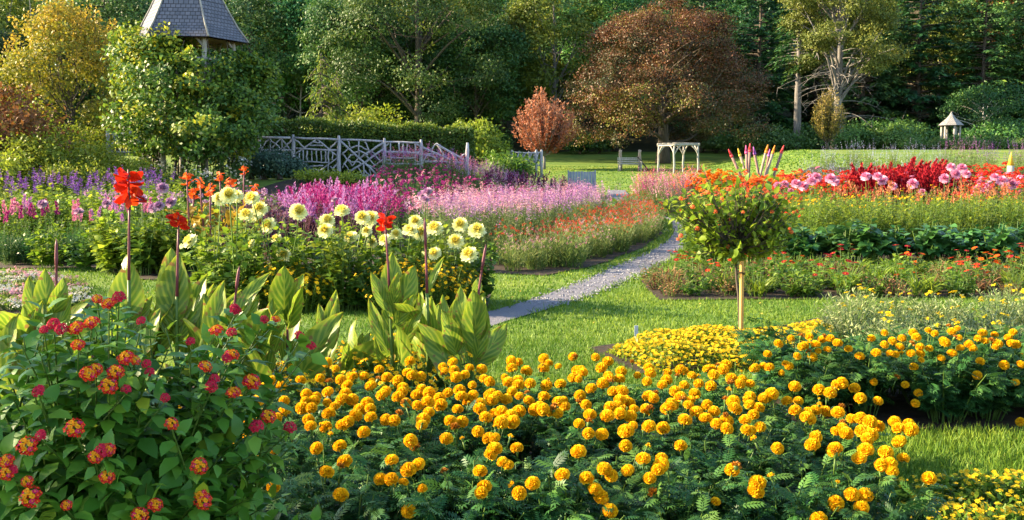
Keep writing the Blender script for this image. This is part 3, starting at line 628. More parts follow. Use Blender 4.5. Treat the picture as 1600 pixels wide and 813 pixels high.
# clipped hedge
def hedge():
    g = Geo(); x0, x1, y0, y1 = px_x(395, 37.2), px_x(733, 37.2), 37.0, 38.6
    def face(n, f, nr, up):
        P = f(rng.random((n, 3))); leaves(g, DIA, P, rvec(n) + nr * .6 + np.array([0, 0, .3]), rvec(n) * .7 + nr + up, .11 * rng.uniform(.6, 1.4, n), .065, 0, None or np.clip(rng.normal(.34 if nr[2] < .5 else .72, .18, n), 0, 1))  # upward leaves get a paler tint, painting sunlight along the hedge top
    top = lambda x: 3.32 - .38 * (x - x0) / (x1 - x0) + .06 * np.sin(x * 3.1) + .04 * np.sin(x * 7.7)
    zb = 1.1
    def ff(r): x = x0 + (x1 - x0) * r[:, 0]; return np.stack([x, y0 + rng.normal(0, .06, len(r)), zb + (top(x) - zb) * r[:, 1]], -1)
    def ft(r): x = x0 + (x1 - x0) * r[:, 0]; return np.stack([x, y0 + (y1 - y0) * r[:, 1], top(x) + rng.normal(0, .06, len(r))], -1)
    def fr(r): return np.stack([x1 + rng.normal(0, .06, len(r)), y0 + (y1 - y0) * r[:, 0], zb + (top(x1) - zb) * r[:, 1]], -1)
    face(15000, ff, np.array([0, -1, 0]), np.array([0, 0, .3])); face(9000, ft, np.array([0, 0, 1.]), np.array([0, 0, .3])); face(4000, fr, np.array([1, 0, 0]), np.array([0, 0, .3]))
    t = thing('hedge', 'long clipped green hedge behind the rustic grey fence', 'hedge', (0, 0, 0)); obj('foliage', g.mesh('hedge', [M['hedge']]), t)
    s = Geo(); box(s, ((x0 + x1) / 2, (y0 + y1) / 2, 2.0), (x1 - x0 - .3, y1 - y0 - .3, 1.7)); obj('twigs', s.mesh('hedge_twigs', [M['soil']]), t)
hedge()

# ------------------------------------------------------------------ vine covered tower
TX, TY = px_x(305, 33.6), 33.6; TZ = float(th(TX, TY))
def tower():
    t = thing('garden_tower', 'octagonal wooden summerhouse tower with flared shingle roof half hidden by vines', 'gazebo', (TX, TY, TZ), R(35))
    rad, n = 1.40, 6; ez = CAMZ + (258 - 54) / F * TY - TZ; az = ez + 3.2
    fl = ez - 1.75
    an = [2 * math.pi * (i + .5) / n for i in range(n)]
    for a in an:
        g = Geo(); x, y = math.cos(a) * rad, math.sin(a) * rad
        zs = np.linspace(0, ez - .05, 9); tube(g, np.stack([x + rng.normal(0, .015, 9), y + rng.normal(0, .015, 9), zs], -1), .085, 7)
        obj('post', g.mesh('post', [M['driftpale']]), t)
    g = Geo()
    for i in range(n):
        a, b = an[i], an[(i + 1) % n]; p, q = np.array([math.cos(a), math.sin(a)]) * rad, np.array([math.cos(b), math.sin(b)]) * rad
        for z in (ez - .1, fl): tube(g, [(*p, z), (*q, z)], .07, 6)
        for (p1, q1) in ((p, q), (q, p)): m = p1 + (q1 - p1) * .3; tube(g, [(*p1, ez - .6), (*m, ez - .12)], .045, 5)
    obj('beam', g.mesh('beam', [M['drift']]), t)
    g = Geo()
    for i in range(n):
        a, b = an[i], an[(i + 1) % n]; p, q = np.array([math.cos(a), math.sin(a)]) * rad, np.array([math.cos(b), math.sin(b)]) * rad
        for z0, z1 in ((fl + .1, fl + .75), (1.1, 2.6)):
            g = Geo(); tube(g, [(*p, z0), (*q, z0)], .04, 5); tube(g, [(*p, z1), (*q, z1)], .04, 5)
            for u in np.linspace(.15, .85, 5): m = p + (q - p) * u; m2 = p + (q - p) * np.clip(u + rng.normal(0, .08), 0, 1); tube(g, [(*m, z0), (*m2, z1)], .028, 5)
            obj('railing', g.mesh('railing', [M['drift']]), t)
    g = Geo(); k = 6; v = [[math.cos(a) * rad, math.sin(a) * rad, fl - .05] for a in an] + [[math.cos(a) * rad, math.sin(a) * rad, fl + .04] for a in an]
    g.add(v, [np.array([list(range(6))[::-1]]), np.array([list(range(6, 12))]), np.array([[i, (i + 1) % 6, 6 + (i + 1) % 6, 6 + i] for i in range(6)])], 0, .5, None, False)
    obj('floor_deck', g.mesh('floor', [M['drift']]), t)
    # flared roof: rings from eave to tip, each facet with its own shingle coordinates
    g = Geo(); rings = [(1.92, -.36), (1.58, .12), (1.22, .78), (.84, 1.6), (.42, 2.55), (0.03, 3.35)]
    for i in range(n):
        a, b = an[i], an[(i + 1) % n]; v = []; uv = []
        for k, (r, z) in enumerate(rings):
            for s, aa in ((-1, a), (1, b)): v.append([math.cos(aa) * r, math.sin(aa) * r, ez + z]); uv.append([s * r * .5, k * .62, 0])
        g.add(v, [np.array([[2 * k, 2 * k + 1, 2 * k + 3, 2 * k + 2] for k in range(len(rings) - 1)])], 0, .5, uv, False)
    roof = obj('roof', g.mesh('roof', [M['shingle']]), t)
    for a in an:
        h = Geo(); tube(h, [(math.cos(a) * r * 1.01, math.sin(a) * r * 1.01, ez + z + .015) for r, z in rings], .032, 5); obj('hip_trim', h.mesh('hip', [M['driftpale']]), roof)
    h = Geo(); v = [[math.cos(a) * 1.76, math.sin(a) * 1.76, ez - .38] for a in an]; h.add(v + [[0, 0, ez + .1]], [np.array([[i, (i + 1) % 6, 6] for i in range(6)])], 0, .5, None, False)
    obj('soffit', h.mesh('soffit', [M['logred']]), t)
    h = Geo(); tube(h, [(0, 0, ez + 3.4), (0, 0, ez + 4.0)], [.05, .015], 6); obj('finial', h.mesh('finial', [M['drift']]), roof)
tower()
def vines():
    gc, gt = Geo(), Geo()
    # mounds of vine: (px centre, py centre, half width px, half height px, depth)
    lobes = [(305, 160, 118, 88, 36.6, 150), (250, 105, 66, 56, 36.2, 110), (210, 78, 32, 42, 36.6, 50), (380, 138, 52, 58, 36.6, 80), (295, 120, 92, 36, 35.6, 80), (405, 120, 24, 26, 36.8, 30), (260, 190, 85, 62, 35.2, 95), (355, 190, 72, 58, 35.4, 75), (305, 205, 110, 42, 34.6, 70), (258, 68, 48, 18, 36.0, 36)]
    for cx, cy_, hw, hh, y, n in lobes:
        y -= 3.3; c = at(cx, cy_, y); d = rvec(n); r = (1 - .5 * rng.random(n) ** 1.5)[:, None]
        P = c + d * r * np.array([hw / F * y, min(hw / F * y, 1.9), hh / F * y])
        keep = ~((np.abs(P[:, 0] - px_x(342, P[:, 1])) < 34 / F * 33) & (P[:, 2] > at(345, 82, 33)[2]))
        P, d = P[keep], d[keep]
        tb = np.clip(.26 + .22 * (P[:, 2] - 4) / 3 - .05 * (P[:, 0] - c[0]) + rng.normal(0, .16, len(P)) + .34 * (rng.random(len(P)) < .2), 0, 1)  # sunlit side painted in: leaves yellower upwards and to the left
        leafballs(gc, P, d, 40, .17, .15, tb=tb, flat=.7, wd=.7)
    for i in range(26):
        a = rng.uniform(0, 6.28); x, y = TX + math.cos(a) * 1.55, TY + math.sin(a) * 1.55; h = rng.uniform(2, 5)
        z = np.linspace(0, h, 7); tube(gt, np.stack([x + np.cumsum(rng.normal(0, .1, 7)), y + np.cumsum(rng.normal(0, .1, 7)), TZ + z], -1), np.linspace(.05, .015, 7), 5, cap=False)
    t = thing('climbing_vine', 'thick climbing vine smothering the wooden tower up to its roof', 'vine', (TX, TY, TZ))
    for nm, me in (('stem', gt.mesh('vine_stem', [M['bark']])), ('foliage', gc.mesh('vine_foliage', [M['vine']]))):
        o = obj(nm, me, t); o.location = (-TX, -TY, -TZ)
vines()

# ------------------------------------------------------------------ rustic fence, steps
def fence():
    FY = 35.0
    def q(zx, zy): return at(390 + zx / 6.252, 180 + zy / 6.252, FY)        # sketch of the panels, metres on the fence's plane
    def q2(zx, zy): return at(600 + zx / 6.154, 180 + zy / 6.154, FY)
    t = thing('rustic_fence', 'grey rustic log fence with patterned branch panels in front of the hedge', 'fence', (0, FY, 1.1))
    base = np.array([0, FY, 1.1])
    def sticks(g, Q, segs, r):
        for s in segs:
            a, b = Q(*s[:2]) - base, Q(*s[2:]) - base; n = 5; p = a + (b - a) * np.linspace(0, 1, n)[:, None]; p[1:-1] += rng.normal(0, .012, (n - 2, 3)); p[:, 1] += rng.normal(0, .02)
            tube(g, p, r * rng.uniform(.85, 1.15), 6)
    def post(Q, x, y0, y1, r=.075):
        g = Geo(); a, b = Q(x, y1) - base, Q(x, y0) - base; a[2] = min(a[2], -.02); n = 6
        p = a + (b - a) * np.linspace(0, 1, n)[:, None]; p[:, 0] += rng.normal(0, .008, n); tube(g, p, [r, r, r * .97, r * .95, r * .9, r * .5], 8)
        obj('post', g.mesh('post', [M['drift']]), t)
    def panel(Q, rails, segs):
        g = Geo(); sticks(g, Q, rails, .042); sticks(g, Q, segs, .027); obj('panel', g.mesh('panel', [M['drift']]), t)
    for x, a, b in ((95, 240, 470), (425, 190, 560), (872, 200, 612), (1316, 225, 600)): post(q, x, a, b)
    post(q, -150, 230, 480)
    for x, a, b in ((358, 235, 520), (800, 265, 520)): post(q2, x, a, b)
    panel(q, [(-150, 215, 400, 222), (-150, 345, 415, 345), (-150, 445, 415, 450)],
          [(95, 340, 195, 235), (195, 235, 205, 340), (195, 225, 300, 330), (205, 330, 300, 235), (310, 230, 310, 335), (310, 235, 390, 330), (330, 330, 415, 235), (140, 350, 145, 440), (255, 350, 255, 440), (312, 350, 312, 440), (365, 350, 365, 440), (160, 378, 300, 380), (90, 402, 160, 402), (210, 350, 255, 400), (165, 375, 210, 350), (0, 240, 60, 340), (-90, 340, 0, 240), (-40, 350, -40, 440), (40, 350, 40, 440)])
    panel(q, [(430, 220, 870, 240), (430, 560, 870, 578), (440, 325, 870, 343)],
          [(430, 225, 530, 315), (445, 380, 650, 235), (655, 235, 860, 400), (870, 240, 780, 335), (440, 400, 650, 565), (650, 565, 860, 415), (520, 460, 780, 462), (580, 295, 720, 297), (610, 265, 690, 268), (485, 350, 490, 440), (522, 340, 525, 560), (562, 350, 568, 460), (604, 350, 608, 460), (652, 350, 652, 460), (697, 350, 700, 460), (740, 350, 742, 460), (775, 345, 770, 565), (812, 360, 812, 440), (570, 500, 720, 495), (570, 500, 570, 560), (600, 535, 690, 537), (440, 480, 480, 550), (475, 530, 530, 470), (728, 540, 728, 570), (785, 500, 850, 560), (810, 530, 860, 470)])
    panel(q, [(875, 240, 1310, 257), (880, 585, 1270, 598), (885, 250, 1250, 590), (940, 580, 1310, 330), (1080, 420, 1310, 270)],
          [(965, 255, 980, 310), (985, 325, 1060, 300), (1060, 300, 1165, 345), (1068, 255, 1068, 410), (1125, 262, 1165, 340), (1068, 345, 1160, 390), (1068, 345, 990, 395), (900, 390, 965, 320), (905, 375, 1000, 495), (990, 385, 905, 520), (920, 470, 985, 545), (960, 430, 990, 460), (990, 460, 1050, 455), (1000, 500, 1068, 410), (1050, 455, 1100, 480), (1135, 390, 1220, 490), (1195, 360, 1275, 445), (1115, 480, 1115, 590), (1115, 540, 1170, 590), (1060, 510, 1100, 575), (1175, 520, 1180, 590), (1130, 480, 1310, 560), (1190, 520, 1310, 430), (1240, 540, 1310, 490)])
    panel(q2, [(0, 258, 355, 265), (15, 355, 355, 358), (10, 465, 355, 470)],
          [(62, 265, 64, 520), (148, 265, 150, 355), (184, 265, 186, 470), (222, 265, 222, 355), (298, 265, 298, 480), (70, 410, 300, 412), (0, 432, 60, 432), (10, 300, 55, 265), (300, 372, 350, 374), (300, 450, 350, 450), (305, 268, 350, 310)])
    panel(q2, [(370, 310, 660, 440), (370, 448, 795, 462), (500, 275, 785, 440)],
          [(450, 335, 505, 275), (380, 378, 500, 372), (385, 380, 460, 395), (460, 395, 530, 445), (510, 285, 570, 370), (570, 370, 610, 415), (545, 440, 590, 400), (400, 395, 385, 440), (650, 365, 690, 410), (690, 410, 700, 445), (735, 400, 775, 375), (640, 370, 660, 365)])
fence()
def fence_small(label, px0, px1, py0, py1, y, n, m='drift', name='rustic_fence'):
    a, b = at(px0, py1, y), at(px1, py1, y); h = at(px0, py0, y)[2] - a[2]; t = thing(name, label, 'fence', a); L = b[0] - a[0]
    a[2] = min(a[2], 0) if False else a[2]
    g = Geo()
    for z in (.18, .5, .9): tube(g, [(0, 0, h * z + rng.normal(0, .03)), (L / 2, rng.normal(0, .03), h * z), (L, 0, h * z + rng.normal(0, .05))], .04, 6)
    for i in range(n):
        x = L * (i + .5) / n; tube(g, [(x, .03, .05), (x + rng.normal(0, .08), .03, h * rng.uniform(.85, 1.02))], .028, 5)
    for i in range(n // 2): x = L * (i + .3) / (n / 2); tube(g, [(x, -.03, h * .18), (x + L / n * 1.5, -.03, h * .9)], .026, 5)
    obj('panel', g.mesh('panel', [M[m]]), t)
    for x in (0, L * .82, L):
        g = Geo(); tube(g, [(x, 0, -.5), (x, 0, h * 1.0), (x, 0, h * 1.12)], [.075, .07, .04], 7); obj('post', g.mesh('post', [M[m]]), t)
fence_small('short rustic fence beyond the pink flowers right of the yellow green bush', 800, 846, 237, 262, 50, 9)
fence_small('piece of rustic fence showing left of the vine covered tower', 170, 232, 205, 245, 36.0, 9)
def steps():
    t = thing('stone_steps', 'low grey stone slab steps at the foot of the rustic fence', 'steps', at(530, 291, 32.6))
    o = np.array(t.location)
    for i, (py, y, x0, x1) in enumerate(((281, 33.8, 478, 600), (286, 33.3, 492, 600), (291, 32.8, 500, 600))):
        g = Geo(); a, b = at(x0, py, y) - o, at(x1, py, y) - o
        u = a[0]
        while u < b[0]:
            w = rng.uniform(.5, 1.1); w = min(w, b[0] - u + .1); box(g, (u + w / 2, a[1], a[2] - .06), (w - .015, .6, .12)); u += w
        obj('step', g.mesh('step', [M['slate']]), t)
steps()

# ------------------------------------------------------------------ lawn furniture
def bench():
    Y = 74.0; p = at(983, 264, Y); p[2] = float(th(p[0], Y)); t = thing('garden_bench', 'pale slatted wooden bench between two rough posts under the copper beech', 'bench', p, R(8))
    w = 1.75
    g = Geo()
    for i in range(4): box(g, (0, -.05 - .13 * i, .45), (w, .1, .035))
    obj('seat', g.mesh('seat', [M['driftpale']]), t)
    g = Geo()
    for z in (.56, .70, .84, .96): box(g, (0, .06 + (z - .5) * .2, z), (w, .03, .085))
    obj('backrest', g.mesh('backrest', [M['driftpale']]), t)
    for s in (-1, 1):
        for y in (-.45, .05): g = Geo(); tube(g, [(s * w * .46, y, -.05), (s * w * .46, y, .45)], .04, 6); obj('leg', g.mesh('leg', [M['driftpale']]), t)
        g = Geo(); box(g, (s * w * .48, -.2, .68), (.07, .55, .05)); box(g, (s * w * .48, -.43, .55), (.06, .06, .22)); obj('armrest', g.mesh('armrest', [M['driftpale']]), t)
    for px, lab in ((968.5, 'rough log post at the bench end nearest the red maple'), (998.5, 'rough log post between the bench and the pale log arbor')):
        x = px_x(px, Y + .6); z = float(th(x, Y + .6)); g = Geo(); tube(g, np.array([(0, 0, -.1), (.03, 0, .6), (-.02, 0, 1.3), (.02, 0, 1.55)]), [.17, .13, .12, .12], 8)
        o = obj('log_post', g.mesh('log_post', [M['logtan']]), None, (x, Y + .6, z)); tag(o, lab, 'post')
    g = Geo(); tube(g, [(0, 0, 0), (-.9, 0, 1.1)], .06, 6); o = obj('log_brace', g.mesh('log_brace', [M['bark']]), None, (px_x(1013, Y), Y, float(th(px_x(1013, Y), Y)))); tag(o, 'dark leaning log propped against the post beside the bench', 'log')
bench()
def arbor():
    Y = 72.0; p = at(1057, 267, Y); p[2] = float(th(p[0], Y)); t = thing('log_arbor', 'open pale log arbor with braced posts in front of the beech trunk', 'arbor', p, R(4))
    top = at(1057, 227, Y)[2] - p[2]; w, d = 2.55, 1.7
    P = [(-w / 2, .3), (-w / 2 + .75, -d + .3), (w / 2 - .62, d * .2 + .3), (w / 2, -d + .5)]
    for x, y in P:
        g = Geo(); n = 6; tube(g, np.stack([x + rng.normal(0, .02, n), np.full(n, y), np.linspace(-.3, top, n)], -1), np.linspace(.085, .065, n), 7); obj('post', g.mesh('post', [M['driftpale']]), t)
    def beam(a, b, z, r=.06):
        g = Geo(); a = np.array([*a, z]); b = np.array([*b, z]); pp = a + (b - a) * np.linspace(-.06, 1.06, 5)[:, None]; pp[1:-1] += rng.normal(0, .02, (3, 3)); tube(g, pp, r, 7); obj('beam', g.mesh('beam', [M['driftpale']]), t)
    for i, j in ((0, 1), (1, 3), (3, 2), (2, 0)): beam(P[i], P[j], top - .04 + .03 * i)
    for k in range(4): a, b = np.array(P[0]) + (np.array(P[1]) - P[0]) * k / 3, np.array(P[2]) + (np.array(P[3]) - P[2]) * k / 3; beam(a, b, top + .1, .045)
    for i, j in ((0, 1), (1, 0), (1, 3), (3, 1), (3, 2), (2, 3), (2, 0), (0, 2)):
        a, b = np.array(P[i]), np.array(P[j]); m = a + (b - a) / np.linalg.norm(b - a) * .5; g = Geo(); tube(g, bez((*a, top - .75), (*(a + (m - a) * .3), top - .3), (*m, top - .06), 5), .05, 6); obj('brace', g.mesh('brace', [M['driftpale']]), t)
arbor()
def settle():
    Y = 47.0; p = at(909, 290, Y); z0 = float(th(p[0], Y)); top = at(909, 268, Y)[2] - z0
    t = thing('wooden_settle', 'weathered blue grey plank bench seen from behind among pink flowers', 'bench', (p[0], Y, z0), R(-6)); w = 1.2
    g = Geo()
    for i in range(9): box(g, (-w / 2 + w * (i + .5) / 9, 0, .4 + (top - .4) / 2 - rng.uniform(0, .02)), (w / 9 - .012, .035, top - .4))
    obj('backrest', g.mesh('backrest', [M['bluewood']]), t)
    g = Geo(); box(g, (0, .26, .42), (w, .5, .05)); obj('seat', g.mesh('seat', [M['bluewood']]), t)
    for s in (-1, 1):
        for y, h in ((-.03, top + .05), (.48, .62)): g = Geo(); box(g, (s * (w / 2 + .035), y, h / 2), (.07, .07, h)); obj('leg', g.mesh('leg', [M['bluewood']]), t)
        g = Geo(); box(g, (s * (w / 2 + .035), .24, .645), (.08, .56, .04)); obj('armrest', g.mesh('armrest', [M['bluewood']]), t)
settle()
def pencils():
    Y = 37.0
    tips = {'red': (.62, .05, .05), 'pink': (.62, .08, .22), 'orange': (.75, .24, .02), 'purple': (.35, .10, .35), 'yellow': (.70, .45, .04)}
    for k, c in tips.items(): M['tip' + k] = surfmat('paint_' + k, tuple(.8 * q for q in c), c, 12, .55, bump=.1)
    L = [(1154, 268, 1138, 233, 'red', 'short red tipped log standing first of the painted pencil logs'), (1164, 268, 1153, 232, 'yellow', 'yellow tipped log leaning beside the short red tipped log'), (1167, 262, 1165.5, 227, 'pink', 'upright pink tipped log beside the tallest one'), (1170, 262, 1172, 224, 'red', 'tallest upright red tipped pencil log'), (1183, 262, 1177, 229, 'purple', 'purple tipped log just past the tallest red one'),
         (1191, 262, 1200, 226, 'orange', 'orange tipped log leaning beside the grey lilac one'), (1198, 262, 1203, 233, 'purple', 'short grey lilac tipped log between two orange tipped ones'), (1200, 264, 1211, 227, 'orange', 'leaning orange tipped log with pale bark'), (1213, 262, 1225, 227, 'red', 'red tipped log leaning apart at the end of the pencil logs')]
    for bx, by, tx, ty, c, lab in L:
        y = Y + rng.normal(0, .35); a, b = at(bx, by, y), at(tx, ty, y); dirn = (b - a) / np.linalg.norm(b - a); a = a - dirn * ((a[2] - float(th(a[0], y))) / dirn[2])
        t = thing('pencil_log', lab, 'garden ornament', a, 0, 'logs carved and painted like coloured pencils'); v = b - a
        g = Geo(); s = np.array([0, .3, .6, .86]); tube(g, v * s[:, None] + rng.normal(0, .006, (4, 3)), [.056, .054, .052, .05], 9); obj('shaft', g.mesh('shaft', [M['logred'] if c in ('red', 'purple', 'pink') else M['logtan']]), t)
        g = Geo(); tube(g, [v * .862, v * .875, v * .90], [.052, .06, .056], 9); tube(g, [v * .895, v * .995, v * 1.0], [.055, .016, .004], 9); obj('tip', g.mesh('tip', [M['tip' + c]]), t)
    y = 30.0; a, b = at(1578, 285, y), at(1581, 238, y); v = b - a; a0 = a.copy()
    t = thing('pencil_log', 'pale yellow tipped pencil log standing alone among the red flowers', 'garden ornament', (a[0], y, 0)); v = np.array([0, 0, b[2]])
    g = Geo(); tube(g, v * np.array([0, .4, .8])[:, None], [.12, .11, .1], 9); obj('shaft', g.mesh('shaft', [M['driftpale']]), t); g = Geo(); tube(g, [v * .8, v * .98, v], [.1, .02, .004], 9); obj('tip', g.mesh('tip', [M['tipyellow']]), t)
pencils()
M['shinglepale'] = roofmat('pale_shingles', (.22, .21, .20), (.30, .28, .26), (.10, .095, .09))
def hut():
    Y = 86.0; x = px_x(1480, Y); zb = at(1480, 207, Y)[2]; z = float(th(x, Y)); k = Y / F
    t = thing('small_gazebo', 'small round open hut with a pointed grey shingle roof at the forest edge', 'gazebo', (x, Y, z)); ez = zb - z + 12 * k; n = 8
    rr = [(20 * k, -.08), (14 * k, .22), (8 * k, .50), (3 * k, .82), (.02, 1.12)]; g = Geo()
    for i in range(n):
        a, b = 2 * math.pi * i / n, 2 * math.pi * (i + 1) / n; v, uv = [], []
        for j, (r, h) in enumerate(rr):
            for s, aa in ((-1, a), (1, b)): v.append([math.cos(aa) * r, math.sin(aa) * r, ez + h]); uv.append([s * r * .4, j * .4, 0])
        g.add(v, [np.array([[2 * j, 2 * j + 1, 2 * j + 3, 2 * j + 2] for j in range(len(rr) - 1)])], 0, .5, uv, False)
    obj('roof', g.mesh('roof', [M['shinglepale']]), t)
    for i in range(6): a = 2 * math.pi * (i + .5) / 6; g = Geo(); tube(g, [(math.cos(a) * 13 * k, math.sin(a) * 13 * k, -.3), (math.cos(a) * 13 * k, math.sin(a) * 13 * k, ez + .1)], .1, 7); obj('post', g.mesh('post', [M['driftpale']]), t)
hut()
# ------------------------------------------------------------------ border plants
def stems_of(H, Rr, n, bend=.5, base=.45, hv=.28):
    """n stems fanning out of one clump: returns quadratic curve points a, m, e"""
    an = rng.uniform(0, 6.28, n); w = np.sqrt(rng.random(n))
    dx, dy = np.cos(an), np.sin(an)
    h = H * (1 - hv * rng.random(n) - .22 * w ** 2)
    a = np.stack([dx * w * Rr * base, dy * w * Rr * base, np.zeros(n)], -1)
    e = np.stack([dx * w * Rr, dy * w * Rr, h], -1) + rng.normal(0, Rr * .06, (n, 3)) * [1, 1, 0]
    m = (a + e) / 2; m[:, :2] -= (e - a)[:, :2] * bend * .5; m[:, 2] = h * .55
    return a, m, e
def bz(a, m, e, u): u = u[:, None]; return (1 - u) ** 2 * a + 2 * u * (1 - u) * m + u ** 2 * e
def flowers(g, kind, P, A, n, rad, size, ln=.1, mats=(0,), tm=DIA):
    """small flower heads at points P with axis A"""
    N = len(P); A = unit(A)
    x = unit(np.cross(A, np.array([.3, .8, .1]))); y = np.cross(A, x)
    I = np.repeat(np.arange(N), n); K = N * n
    an = rng.uniform(0, 6.28, K); u = rng.random(K)
    rd = np.cos(an)[:, None] * x[I] + np.sin(an)[:, None] * y[I]
    t = np.clip(rng.normal(.5, .25, K), 0, 1)
    if kind == 'spike':
        r = rad * (1.05 - .65 * u); p = P[I] + A[I] * (u * ln)[:, None] + rd * (r * .3)[:, None]
        leaves(g, tm, p, rd + A[I] * rng.uniform(0, .8, (K, 1)), A[I] + rd * .2 + rng.normal(0, .3, (K, 3)), r * rng.uniform(.7, 1.2, K) + .3 * size, size, mats[0], t)
    elif kind == 'plume':
        r = rad * (1 - u) ** .7; p = P[I] + A[I] * (u * ln)[:, None] + rd * (r * .5)[:, None]
        leaves(g, tm, p, A[I] + rd * rng.uniform(.2, .9, (K, 1)), rd + rng.normal(0, .3, (K, 3)), size * 2.2 * rng.uniform(.7, 1.3, K), size, mats[0], t)
    elif kind == 'ball':
        d = rvec(K); p = P[I] + d * rad * .55
        leaves(g, tm, p, d + rvec(K) * .35, rvec(K), rad * rng.uniform(.4, .7, K), size, mats[0], t)
    elif kind == 'dome':
        d = unit(rd * (u ** .5)[:, None] + A[I] * .7); p = P[I] + d * rad * .7
        leaves(g, tm, p - rd * size * .5, rvec(K) * .5 + rd, A[I] + d * .5 + rng.normal(0, .2, (K, 3)), size * rng.uniform(.8, 1.3, K), size, mats[0], t)
    elif kind == 'daisy':
        j = np.tile(np.arange(n), N); an = j / n * 6.28 + np.repeat(rng.uniform(0, 6, N), n)
        rd = np.cos(an)[:, None] * x[I] + np.sin(an)[:, None] * y[I]
        leaves(g, tm, P[I] + rd * rad * .12, rd + A[I] * .18, A[I] + rng.normal(0, .08, (K, 3)), rad * rng.uniform(.8, 1.05, K), size, mats[0], t)
        if len(mats) > 1:
            c = np.repeat(np.arange(N), 5); a2 = np.tile(np.arange(5) / 5 * 6.28, N); r2 = np.cos(a2)[:, None] * x[c] + np.sin(a2)[:, None] * y[c]
            leaves(g, DIA, P[c] + A[c] * size * .35, r2 - A[c] * .3, A[c] + r2 * .3, rad * .3, rad * .24, mats[1], .4)
def clump(H, Rr, nst, leafm, leaf=(.09, .035, 10), tm=DIA, fl=None, stemm='stem', up=.5, droop=.2, u0=.12, u1=.95, srad=.004, hv=.28, base=.45, bend=.5, fstem=None, extra=None):
    gf, gb = Geo(), Geo()
    a, m, e = stems_of(H, Rr, nst, bend, base, hv)
    uu = np.linspace(0, 1, 5)
    for i in range(nst):
        tube(gf, bz(a[i], m[i], e[i], uu), np.linspace(srad * 1.4, srad * .6, 5), 3, 1, rng.random(), cap=False)
    L, Wd, nl = leaf
    if nl:
        I = np.repeat(np.arange(nst), nl); K = len(I); u = rng.uniform(u0, u1, K)
        p = bz(a[I], m[I], e[I], u); an = rng.uniform(0, 6.28, K)
        d = np.stack([np.cos(an), np.sin(an), rng.normal(up, .35, K) - droop], -1)
        s = rng.uniform(.6, 1.2, K) * (1.15 - .45 * u)
        leaves(gf, tm, p, d, np.array([0, 0, 1]) + rng.normal(0, .35, (K, 3)), L * s, Wd * s, 0, np.clip(.2 + .45 * u + rng.normal(0, .2, K), 0, 1))
    mf = gf.mesh('foliage', [M[leafm], M[stemm]])
    mb = None
    if fl:
        for f in (fl if isinstance(fl, list) else [fl]):
            k = f.get('frac', 1.0); sel = np.argsort(-e[:, 2] - rng.random(nst) * H * .25)[:max(int(nst * k), 1)]
            P = e[sel]; A = unit(e[sel] - m[sel]) * f.get('tilt', 1) + rng.normal(0, f.get('wob', .15), (len(sel), 3)); A[:, 2] += f.get('upw', .3)
            if f.get('out'): A = A + unit(P * [1, 1, 0] + 1e-6) * f['out'] + np.array([-.15, -.35, 0]) * f['out']
            flowers(gb, f['k'], P, A, f['n'], f['rad'], f['size'], f.get('ln', .1), tuple(f.get('mi', (0,))), f.get('tm', DIA))
        mb = gb.mesh('blossoms', [M[x] for x in (fl if isinstance(fl, dict) else fl[0])['mats']])
    return mf, mb
def plant(name, pr, label, cat, group, x, y, sc=1.0, z=None, rz=None):
    t = thing(name, label, cat, (x, y, float(th(x, y)) if z is None else z), rng.uniform(0, 6.28) if rz is None else rz, group, sc)
    obj('foliage', pr[0], t)
    if pr[1] is not None: obj('blossoms', pr[1], t)
    return t
def fill(poly, step, jit=.35):
    poly = np.array(poly, float); lo, hi = poly.min(0), poly.max(0); P = []
    for r, y in enumerate(np.arange(lo[1], hi[1] + step, step)):
        for x in np.arange(lo[0] + (r % 2) * step / 2, hi[0] + step, step): P.append((x + rng.normal(0, jit * step * .5), y + rng.normal(0, jit * step * .5)))
    P = np.array(P); return P[inpoly(P, poly)]
def bed(name, cat, label, group, protos, poly, step, smin=.85, smax=1.12, cap=290):
    P = fill(poly, step)
    if len(P) > cap: P = P[rng.choice(len(P), cap, False)]
    for i, (x, y) in enumerate(P): plant(name, protos[rng.integers(len(protos))], label, cat, group, x, y, rng.uniform(smin, smax))
def quad(px0, px1, y0, y1, px0b=None, px1b=None):
    px0b = px0 if px0b is None else px0b; px1b = px1 if px1b is None else px1b
    return [(px_x(px0, y0), y0), (px_x(px1, y0), y0), (px_x(px1b, y1), y1), (px_x(px0b, y1), y1)]

# left border
pr = [clump(.55, .26, 26, 'darkgreen', (.10, .02, 22), up=.7) for _ in range(2)]
bed('celosia_plant', 'plant', 'low dense dark green plant in the edging row beside the left lawn', 'dark green edging row', pr, quad(-30, 158, 16.1, 17.3), .34)
pr = [clump(.82, .22, 9, 'midgreen', (.10, .03, 14), fl=dict(k='plume', n=70, rad=.05, size=.022, ln=.24, mats=[c], frac=.28)) for c in ('pink', 'lilacpink', 'magenta', 'pink')]
bed('snapdragon', 'flower', 'pink flowered spike plant behind the dark green edging row', 'pink spikes behind the dark edging row', pr, quad(-10, 235, 17.6, 18.8), .42, .8, 1.1)
pr = [clump(1.25, .42, 20, 'limegreen', (.13, .075, 15), OVA, fl=dict(k='spike', n=40, rad=.05, size=.025, ln=.24, mats=['violet'], frac=.18), hv=.35) for _ in range(2)] + [clump(1.2, .45, 20, 'limegreen', (.14, .08, 17), OVA) for _ in range(2)]
bed('salvia_plant', 'flower', 'yellow green plant with purple flower spikes in the back of the left border', 'purple spiked plants of the left border', pr, quad(-40, 225, 19.6, 27.5, -40, 300), .72, .85, 1.15)
pr = [clump(1.15, .40, 16, 'midgreen', (.13, .075, 15), OVA, fl=dict(k='ball', n=60, rad=.075, size=.03, mats=['lilac'], frac=.12)) for _ in range(2)]
